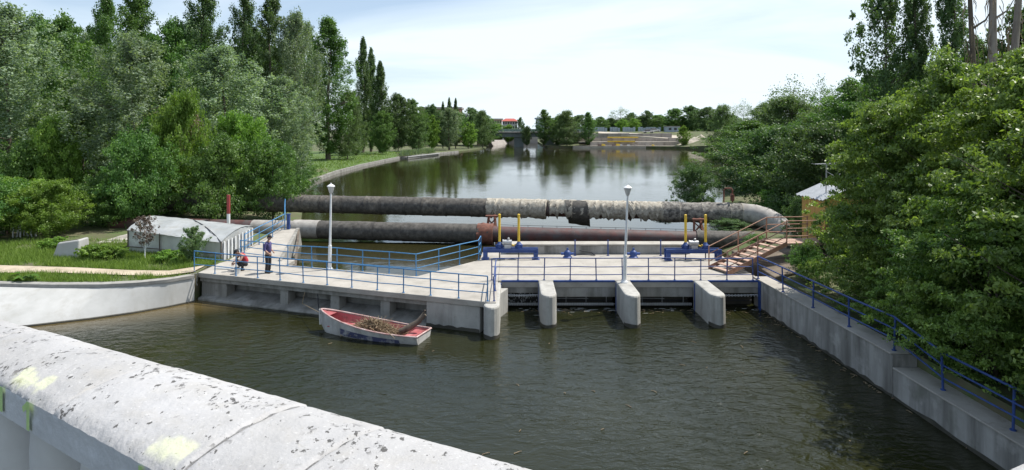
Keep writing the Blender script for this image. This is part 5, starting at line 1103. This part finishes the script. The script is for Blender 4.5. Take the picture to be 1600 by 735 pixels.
wood = [
 ('white_poplar', 'silver2', 'silvery poplar at the very edge of the view, tallest over the white stump', 8, 50, 25, 5.2),
 ('white_poplar', 'silver', 'silvery poplar half outside the picture beside the pickets', -75, 52, -5, 5.0),
 ('broadleaf_tree', 'green', 'deep green tree in a shaded gap between two silvery poplars', 100, 62, 40, 4.6),
 ('white_poplar', 'silver', 'broad grey-leaved poplar standing in front of the shaded gap', 205, 50, 70, 5.0),
 ('poplar', 'popl', 'slender green poplar with bare leader above the grey-leaved one', 165, 68, 2, 2.5),
 ('poplar', 'popl', 'bushy-topped green poplar next to the slender one with a bare leader', 213, 72, -12, 3.3),
 ('white_poplar', 'silver2', 'grey-green poplar filling the space under the two tall dark poplars', 345, 56, 85, 5.0),
 ('dark_poplar', 'popd', 'tall dark poplar of open growth, first one reaching the top edge', 318, 76, -15, 3.4),
 ('dark_poplar', 'popd', 'tall dark poplar with forked top, second one reaching the top edge', 382, 80, -6, 2.9),
 ('dark_poplar', 'popd', 'tall dark poplar nearest the lamp post, with dense rounded shoulders', 425, 84, 6, 3.6),
 ('white_poplar', 'silver', 'pale poplar between the dark ones and the lone lakeside tree', 462, 82, 34, 4.4),
 ('white_poplar', 'silver2', 'low grey poplar on the lakeside edge of the wood above the rounded bush', 440, 62, 130, 4.2),
 ('broadleaf_tree', 'green', 'green tree behind the grey-leaved poplar, showing between crowns', 270, 74, 45, 4.8),
 ('broadleaf_tree', 'green', 'green tree deep in the wood behind the shaded gap', 60, 78, 40, 5.2),
 ('dark_tree', 'roundd', 'dark tree low in the shaded gap of the wood', 130, 56, 150, 4.6),
 ('white_poplar', 'silver', 'grey poplar behind the first tall dark one', 300, 88, 45, 5.0),
 ('tall_lakeside_tree', 'popl', 'tall leaning tree with thin feathery top on the lake lawn', 513, 128, 38, 5.8),
 ('tall_lakeside_tree', 'silver2', 'tall pale tree behind the leaning lakeside tree', 478, 140, 45, 5.4),
 ('willow', 'will', 'rounded pale willow between the leaning tree and the slim poplars', 543, 132, 148, 4.6),
 ('dark_tree', 'pop', 'short dark columnar tree in front of the slim poplars', 556, 150, 170, 2.0),
 ('lombardy_poplar', 'pop', 'tallest of the slim lombardy poplars on the lake shore', 567, 168, 66, 2.3),
 ('lombardy_poplar', 'pop', 'slim lombardy poplar in the middle of the lakeside three', 580, 172, 82, 2.1),
 ('lombardy_poplar', 'pop', 'slim lombardy poplar of the three nearest the bridge', 594, 166, 102, 2.4),
 ('broadleaf_tree', 'round', 'round bright green tree at the foot of the slim poplars', 597, 158, 178, 3.6),
 ('dark_tree', 'roundd', 'dark domed tree just past the slim poplars', 622, 182, 152, 5.2),
 ('broadleaf_tree', 'green', 'medium green tree behind the landing stage', 645, 188, 160, 5.2),
 ('willow', 'will', 'pale grey willow by the end of the landing stage', 654, 186, 190, 3.4),
 ('dark_tree', 'roundd', 'dark green tree before the pinkish block', 676, 200, 168, 4.2),
 ('broadleaf_tree', 'lime', 'light green rounded tree before the pinkish block', 676, 194, 184, 2.6),
 ('white_poplar', 'silver2', 'grey-green bushy tree hiding the foot of the pinkish block', 702, 200, 172, 5.0),
 ('lombardy_poplar', 'pop', 'small slim poplar tip above the grey-green tree, first of three', 692, 214, 162, 1.1),
 ('lombardy_poplar', 'pop', 'small slim poplar tip above the grey-green tree, second of three', 702, 214, 156, 1.3),
 ('lombardy_poplar', 'pop', 'small slim poplar tip above the grey-green tree, third of three', 712, 214, 157, 1.2),
 ('broadleaf_tree', 'lime', 'low light green tree leaning over the water beside the bridge', 732, 212, 194, 3.6),
 ('willow', 'will', 'tall grey willow at the near end of the road bridge', 754, 224, 176, 4.2),
 ('broadleaf_tree', 'lime', 'bright green tree behind the bridge beneath the beige block', 778, 300, 196, 5.0),
 ('broadleaf_tree', 'lime', 'bright green tree behind the bridge beneath the white block', 795, 300, 197, 4.4),
 ('dark_tree', 'roundd', 'small dark tree right behind the bridge pier', 813, 280, 186, 2.2),
 ('dark_tree', 'roundd', 'dark bush hanging over the bridge pier', 823, 238, 199, 2.4),
 ('poplar', 'popl', 'tall green tree at the far end of the road bridge', 850, 236, 174, 3.8),
 ('willow', 'will', 'broad pale willow at the water beyond the bridge', 886, 234, 176, 6.2),
 ('broadleaf_tree', 'green', 'dark-stemmed tree between the broad willow and the lone leaner', 872, 240, 184, 4.6),
 ('broadleaf_tree', 'popl', 'lone leaning tree at the edge of the terraces', 919, 233, 178, 3.2),
 ('half_dead_tree', 'dead', 'bare grey tree standing above the hoarding', 969, 290, 169, 6.0),
 ('broadleaf_tree', 'lime', 'yellow-green tree just above the hoarding, first of two', 972, 280, 188, 3.6),
 ('broadleaf_tree', 'lime', 'yellow-green tree just above the hoarding, second of two', 990, 282, 187, 3.8),
 ('dark_tree', 'roundd', 'dark tree behind the hoarding beside the bare grey tree', 987, 300, 178, 4.4),
 ('dark_tree', 'roundd', 'dark pointed tree beyond the yellow-green ones', 1011, 300, 175, 4.2),
 ('broadleaf_tree', 'green', 'green tree behind the parked cars on the building site', 1030, 296, 184, 5.2),
 ('broadleaf_tree', 'round', 'wide green tree behind the site cabin', 1056, 290, 172, 6.6),
 ('dark_tree', 'roundd', 'tall dark tree behind the site cabin and rubble mound', 1080, 285, 168, 6.4),
 ('dark_tree', 'roundd', 'dark tree above the rubble mound, next to the willows over the near bush', 1105, 270, 170, 6.4),
 ('broadleaf_tree', 'lime', 'small solitary green tree on the terrace edge by the rubble mound', 1068, 226.5, 199, 2.7),
 ('broadleaf_tree', 'green', 'green tree behind the hoarding next to the lone leaner', 938, 285, 184, 5.0),
 ('dark_tree', 'roundd', 'low dark tree behind the hoarding under the bare grey tree', 955, 292, 186, 4.4),
 ('half_dead_tree', 'dead', 'pale thin tree far off above the lakeside bushes', 1160, 210, 160, 5.4),
 ('willow', 'will', 'pale willow on the far shore half hidden by the lakeside bushes', 1130, 200, 168, 6.4),
 ('willow', 'will', 'grey willow rising above the lakeside bushes by the pipe elbow', 1195, 130, 166, 6.4),
 ('half_dead_tree', 'dead', 'half-bare tree with a ragged top above the hut', 1237, 84, 128, 4.4),
 ('half_dead_tree', 'dead', 'second half-bare tree with a single spike, next to the ragged one', 1283, 76, 128, 2.8),
 ('willow', 'will', 'fine-leaved willow filling the slope behind the hut', 1235, 72, 158, 6.2),
 ('willow', 'will', 'fine-leaved willow between hut and tall dark poplars', 1300, 66, 172, 5.6),
 ('broadleaf_tree', 'green', 'broad green tree overhanging the lake past the pipe elbow', 1170, 66, 196, 5.6),
 ('dark_tree', 'bushd', 'dark spreading tree whose shade covers the pipe elbow', 1215, 52, 205, 5.6),
 ('dark_tree', 'bushd', 'dark tree directly behind the hut roof', 1290, 44, 200, 4.8),
 ('dark_poplar', 'sparse', 'open dark poplar leaning left over the hut, sky showing through', 1380, 47, -5, 2.9),
 ('dark_poplar', 'pop', 'dark poplar column beside the open leaning one', 1432, 46, -70, 1.1),
 ('dark_poplar', 'pop', 'dark poplar column in front of the dead trunks', 1487, 44, -90, 1.15),
 ('dark_tree', 'roundd', 'dark tree at the foot of the tall poplars', 1400, 50, 150, 3.6),
 ('broadleaf_tree', 'green', 'green tree showing behind the dead trunks', 1530, 50, 75, 2.3),
 ('dark_tree', 'roundd', 'dark tree at the edge of the view behind the dead trunks', 1605, 46, 30, 4.4),
 ('dark_tree', 'roundd', 'dark tree under the poplars behind the light box elders', 1470, 40, 140, 3.6),
]
for n_, key, lab, px, D, yt, r in wood:
    zb = -.1
    if D > 255 and px > 900: zb = 4.5
    if 1200 < px and D < 60: zb = .6
    tree(n_, key, lab, px, D, yt, r, zb=zb)
g2 = 'trees of the hidden depth of the wood'
for k in range(14):
    px = -110 + k * 42; tree('woodland_tree', ['green', 'roundd', 'silver', 'popl'][k % 4], 'background tree deep in the wood, mostly hidden by nearer crowns', px, 95 + 8 * (k % 3), 60 + 25 * (k % 2), 6.0, group=g2)
g3 = 'distant row of trees closing the horizon'
for k in range(26):
    px = 690 + k * 24
    if 752 < px < 838: continue
    tree('distant_tree', ['roundd', 'green', 'round'][k % 3], 'distant tree in the row closing the horizon behind the building site', px, 330 + 12 * (k % 4), 190 - (k % 5) * 2, 9.0, group=g3, zb=2)
for k in range(10):
    tree('distant_tree', ['roundd', 'green'][k % 2], 'distant tree behind the poplars of the far lake shore', 560 + k * 22, 240 + 9 * (k % 3), 182 - (k % 3) * 5, 6.5, group='far trees behind the lakeside poplars')
for k in range(12):
    tree('woodland_tree', ['green', 'roundd', 'bushd'][k % 3], 'background tree of the dark wood beyond the channel wall', 1330 + k * 48, 58 + 7 * (k % 3), 135 - 15 * (k % 3), 4.6, group='dark wood beyond the channel wall', zb=.5)
bushes = [
 ('bush', 'bushl', 'bright low bush at the edge of the picture over the pickets', 10, 40.5, 285, 3.2), ('bush', 'bushl', 'bright green bush just behind the white stump', 78, 39.5, 290, 2.6),
 ('bush', 'bushl', 'yellow-green bush in the shaded gap above the slabs', 85, 47, 195, 2.3), ('bush', 'bush', 'green bush between the stump and the plastic shelter', 165, 43.5, 275, 2.8),
 ('bush', 'bush', 'tall leafy bush behind the near end of the plastic shelter', 215, 44, 222, 3.1), ('bush', 'bushl', 'light green leafy bush right behind the withered one', 285, 48, 160, 2.6),
 ('bush', 'bush', 'big round bush over the pipes above the marker post', 345, 45.5, 225, 3.4), ('bush', 'bush', 'round bush overhanging the lake at the end of the wood', 425, 47.5, 232, 2.9),
 ('bush', 'bushl', 'lighter bush above the round ones, beside the withered bush', 375, 52, 190, 3.2), ('bush', 'bush', 'dark green bush in front of the grey-leaved poplar', 245, 49, 200, 3.0),
 ('bush', 'bush', 'green bush at the wood edge left of the shaded gap', 30, 46, 235, 3.3), ('bush', 'bush', 'small bush growing behind the pickets', -40, 38, 280, 3.2),
 ('withered_bush', 'brown', 'withered brown bush among the green ones in the wood edge', 292, 49.5, 178, 1.6),
 ('bush', 'bushd', 'dark bush under the lakeside edge of the wood', 445, 58, 250, 3.0), ('bush', 'bush', 'low lakeside bush under the pale poplar', 470, 84, 238, 2.6),
 ('bush', 'bushd', 'dark leafy bush filling the corner under the pipe elbow', 1165, 43.5, 338, 1.5), ('bush', 'bush', 'low bush between the lower pipe end and the stair', 1180, 36.6, 368, .8), ('bush', 'bushd', 'dark bush behind the lower pipe next to the rusty trestle', 1140, 41.2, 343, 1.6), ('bush', 'bushd', 'dark bush filling the hollow behind the descending elbow', 1196, 43.2, 325, 1.7), ('bush', 'bushd', 'dark low bush under the footbridge landing', 1215, 33.2, 392, .9), ('bush', 'bushd', 'dark bush by the water just beyond the upper pipe', 1085, 48, 262, 2.1), ('bush', 'bushd', 'low dark bush seen under the upper pipe', 1040, 45.5, 322, 1.3), ('bush', 'bush', 'leafy bush behind the pipe elbow', 1215, 45.5, 300, 2.0),
 ('bush', 'bushd', 'dark bush behind the footbridge railing', 1252, 37.5, 312, 1.2), ('bush', 'bush', 'green bush under the footbridge beside the abutment', 1262, 28.2, 388, 1.0),
 ('bush', 'bush', 'green bush leaning against the hut wall', 1318, 30.5, 330, 1.2),
]
for n_, key, lab, px, D, yt, r in bushes: tree(n_, key, lab, px, D, yt, r, cat='bush', zb=0 if px < 1100 else .1)
map_ = [('maple', 'box elder with drooping light leaves nearest the hut', 1380, 25.5, 165, 3.15), ('maple2', 'box elder with drooping light leaves, tallest over the channel wall', 1478, 23.5, 108, 3.9), ('maple', 'box elder with drooping light leaves, nearest at the picture edge', 1600, 19.5, 100, 3.9),
        ('maple2', 'lower box elder leaning over the lower railing', 1545, 18.0, 290, 3.0), ('maple', 'low box elder behind the upper railing of the channel wall', 1400, 23.5, 300, 2.4), ('maple2', 'box elder in shade just outside the picture edge', 1740, 15.5, 90, 4.2), ('maple', 'small box elder above the stepped end of the channel wall', 1480, 20.5, 330, 2.5)]
for key, lab, px, D, yt, r in map_: tree('box_elder', key, lab, px, D, yt, r, zb=-.4)
for x, y, h, lab in ((22.5, 26, 9.9, 'added tree shading the box elders, farthest from the viewer'), (19.2, 20.5, 9.0, 'added tree shading the stepped channel wall'), (17.4, 15.5, 8.5, 'added tree shading the lower railing'), (15.9, 10.5, 8.1, 'added tree shading the near end of the channel wall')):
    plant('dark_tree', 'maple2', lab, (x, y, -.4), h, 4.6)  # row of trees added to throw shade on the lower box elders and wall
# dead ivy-hung trunks
for i, (px, D, yt, r, lab) in enumerate(((1526, 39, -60, .2, 'dead dark trunk hung with dry creeper, thinnest of three'), (1552, 38.5, -80, .30, 'dead grey upright trunk in the middle of the three'), (1572, 38, -70, .27, 'dead leaning trunk at the picture edge of the three'))):
    t = thing('dead_trunk', lab, 'tree', at(px, D, .4), 'dead trunks above the box elders'); c = at(px, D, .4); zt = CAMZ + (200 - yt) / 1000 * D; ln = (-.35, .1, .9)[i]
    b = MB(); pts = [c + Vector((ln * q + .12 * math.sin(q * 5 + i), 0, (zt - .4) * q)) for q in [k / 8 for k in range(9)]]; b.tube(pts, [r * (1.25 - .75 * k / 8) for k in range(9)], 9)
    for k in range(7): p = pts[3 + k % 5]; a = k * 1.9; b.tube([p, p + Vector((math.cos(a) * .7, math.sin(a) * .7, .5)), p + Vector((math.cos(a) * 1.1, math.sin(a) * 1.1, 1.3))], [.09, .05, .015], 5)
    b.build('trunk', m_bpale if i else m_bark, t, smooth=True)
    b = MB()
    for k in range(70):
        q = rng.integers(2, 8); a = rng.uniform(0, 6.28); p = pts[q].lerp(pts[q + 1], rng.random()) + Vector((math.cos(a) * r * 1.1, math.sin(a) * r * 1.1, 0)); l = rng.uniform(.4, 1.5); b.tube([p, p + Vector((math.cos(a) * .18, math.sin(a) * .18, -l * .4)), p + Vector((math.cos(a) * .14, math.sin(a) * .14, -l))], [.022, .018, .008], 4, cap=False)
    b.build('creeper', m_twig, t)
plant('purple_plum', 'plum', 'young purple-leaved plum with a white stem before the plastic shelter', at(226, 33.2, -.05), 2.15, .68, 'tree')
plant('shrub', 'shrub', 'feathery green shrub against the front of the plastic shelter', at(301, 32.3, -.05), 1.75, .78, 'bush')
for px, D, h, r, lab in ((148, 33.0, .75, .95, 'low leafy clump of weeds beside the white stump'), (178, 33.3, .6, .8, 'low leafy clump of weeds between stump and plum'), (86, 35.5, .7, .9, 'low leafy clump of weeds behind the stump'), (265, 32.6, .55, .8, 'low leafy clump of weeds between plum and feathery shrub')):
    plant('weed_clump', 'lowb', lab, at(px, D, -.05), h, r, 'plant')
# burdock hanging over the wall cap
bd = thing('burdock', 'big-leaved burdock hanging over the edge of the white wall', 'plant', at(40, 28.35))
for k in range(13):
    a = rng.uniform(-.3, 3.5); l = rng.uniform(.3, .75); c = at(36, 28.5, .05); d = Vector((math.cos(a) * .9 + .3, -abs(math.sin(a)) * .35 + .1, rng.uniform(.05, .5))) * l; s = rng.uniform(.14, .24); e = c + d; side = Vector((-d.y, d.x, 0)).normalized() * s; f = Vector((d.x, d.y, 0)).normalized() * s * 1.3
    b = MB(); b.add([e - f * .6, e - f * .2 + side * .7 + Vector((0, 0, .03)), e + f * .4 + side * .55, e + f * 1.1 + Vector((0, 0, -.08)), e + f * .4 - side * .55, e - f * .2 - side * .7 + Vector((0, 0, .03))], [(0, 1, 2, 3), (0, 3, 4, 5)]); b.tube([c, c + d * .6 + Vector((0, 0, .06)), e - f * .5], .01, 4); b.build('leaf', T['lime'][0].materials[0], bd)
# ---- grass: one mass of blades
def blades(name, label, pts, hmin, hmax, wd, m, seed):
    g = np.random.default_rng(seed); P = np.array(pts); n = len(P); a = g.uniform(0, 6.28, n); h = g.uniform(hmin, hmax, n); ln = g.normal(0, .35, (n, 2)) * h[:, None]
    dx, dy = np.cos(a) * wd / 2, np.sin(a) * wd / 2
    V = np.stack([P + np.stack([dx, dy, 0 * dx], 1), P - np.stack([dx, dy, 0 * dx], 1), P + np.stack([ln[:, 0], ln[:, 1], h], 1)], 1).reshape(-1, 3)
    me = bpy.data.meshes.new(name); me.from_pydata(V.tolist(), [], [(3 * i, 3 * i + 1, 3 * i + 2) for i in range(n)]); at_ = me.attributes.new('tint', 'FLOAT', 'POINT'); at_.data.foreach_set('value', np.repeat(np.clip(g.normal(.5, .25, n), 0, 1), 3).astype(np.float32)); me.materials.append(m)
    o = bpy.data.objects.new(name, me); col.objects.link(o); return tag(o, label, 'grass', kind='stuff')
m_grass = leaf_mat('grass_blade', (.10, .17, .03), (.24, .33, .08), .35, .6, .2)
def wall_y(x): return float(np.interp(x, [q[0] for q in wall_top], [q[1] for q in wall_top]))
def path_d(x, y):
    yc = float(np.interp(x, [q[0] for q in pathc], [q[1] for q in pathc])); hw = float(np.interp(x, [q[0] for q in pathc], pw)); return (y - yc) / hw
pts = []
while len(pts) < 46000:
    x, y = rng.uniform(-36, -14.9), rng.uniform(27.9, 38)
    if y < wall_y(x) + .25 or -.85 < path_d(x, y) < 1.1 or (x > -15.9 and y < 31 and rng.random() < .7): continue
    if -21.1 < x < -14.9 and y > 35.1 - (x + 21) * .35: continue
    if y > 34 and rng.random() < (y - 34) / 5: continue
    if math.sin(x * 1.9) + math.sin(y * 2.3 + x) + rng.normal(0, .7) < -1.1: continue
    pts.append((x, y, zleft(x, y)))
blades('grass', 'rough green grass on the bank above the white wall', pts, .06, .30, .035, m_grass, 3)
pts = []
while len(pts) < 3000:
    t = rng.random(); x = -26.0 + 5.2 * t + rng.uniform(-1, .3); y = 152 + 19 * t + rng.normal(0, .6); pts.append((x, y, .2))
blades('reeds', 'pale reeds growing along the landing stage', pts, .5, 1.5, .16, m_silver, 4)['category'] = 'reeds'
pts = []
while len(pts) < 6000:
    y = rng.uniform(86, 172); x = float(np.interp(y, [p[1] for p in shore], [p[0] for p in shore])) - abs(rng.normal(0, 9)) - .6; pts.append((x, y, zleft(x, y)))
blades('grass', 'longer grass tufts on the lake lawn under the tall trees', pts, .1, .4, .14, m_grass, 5)
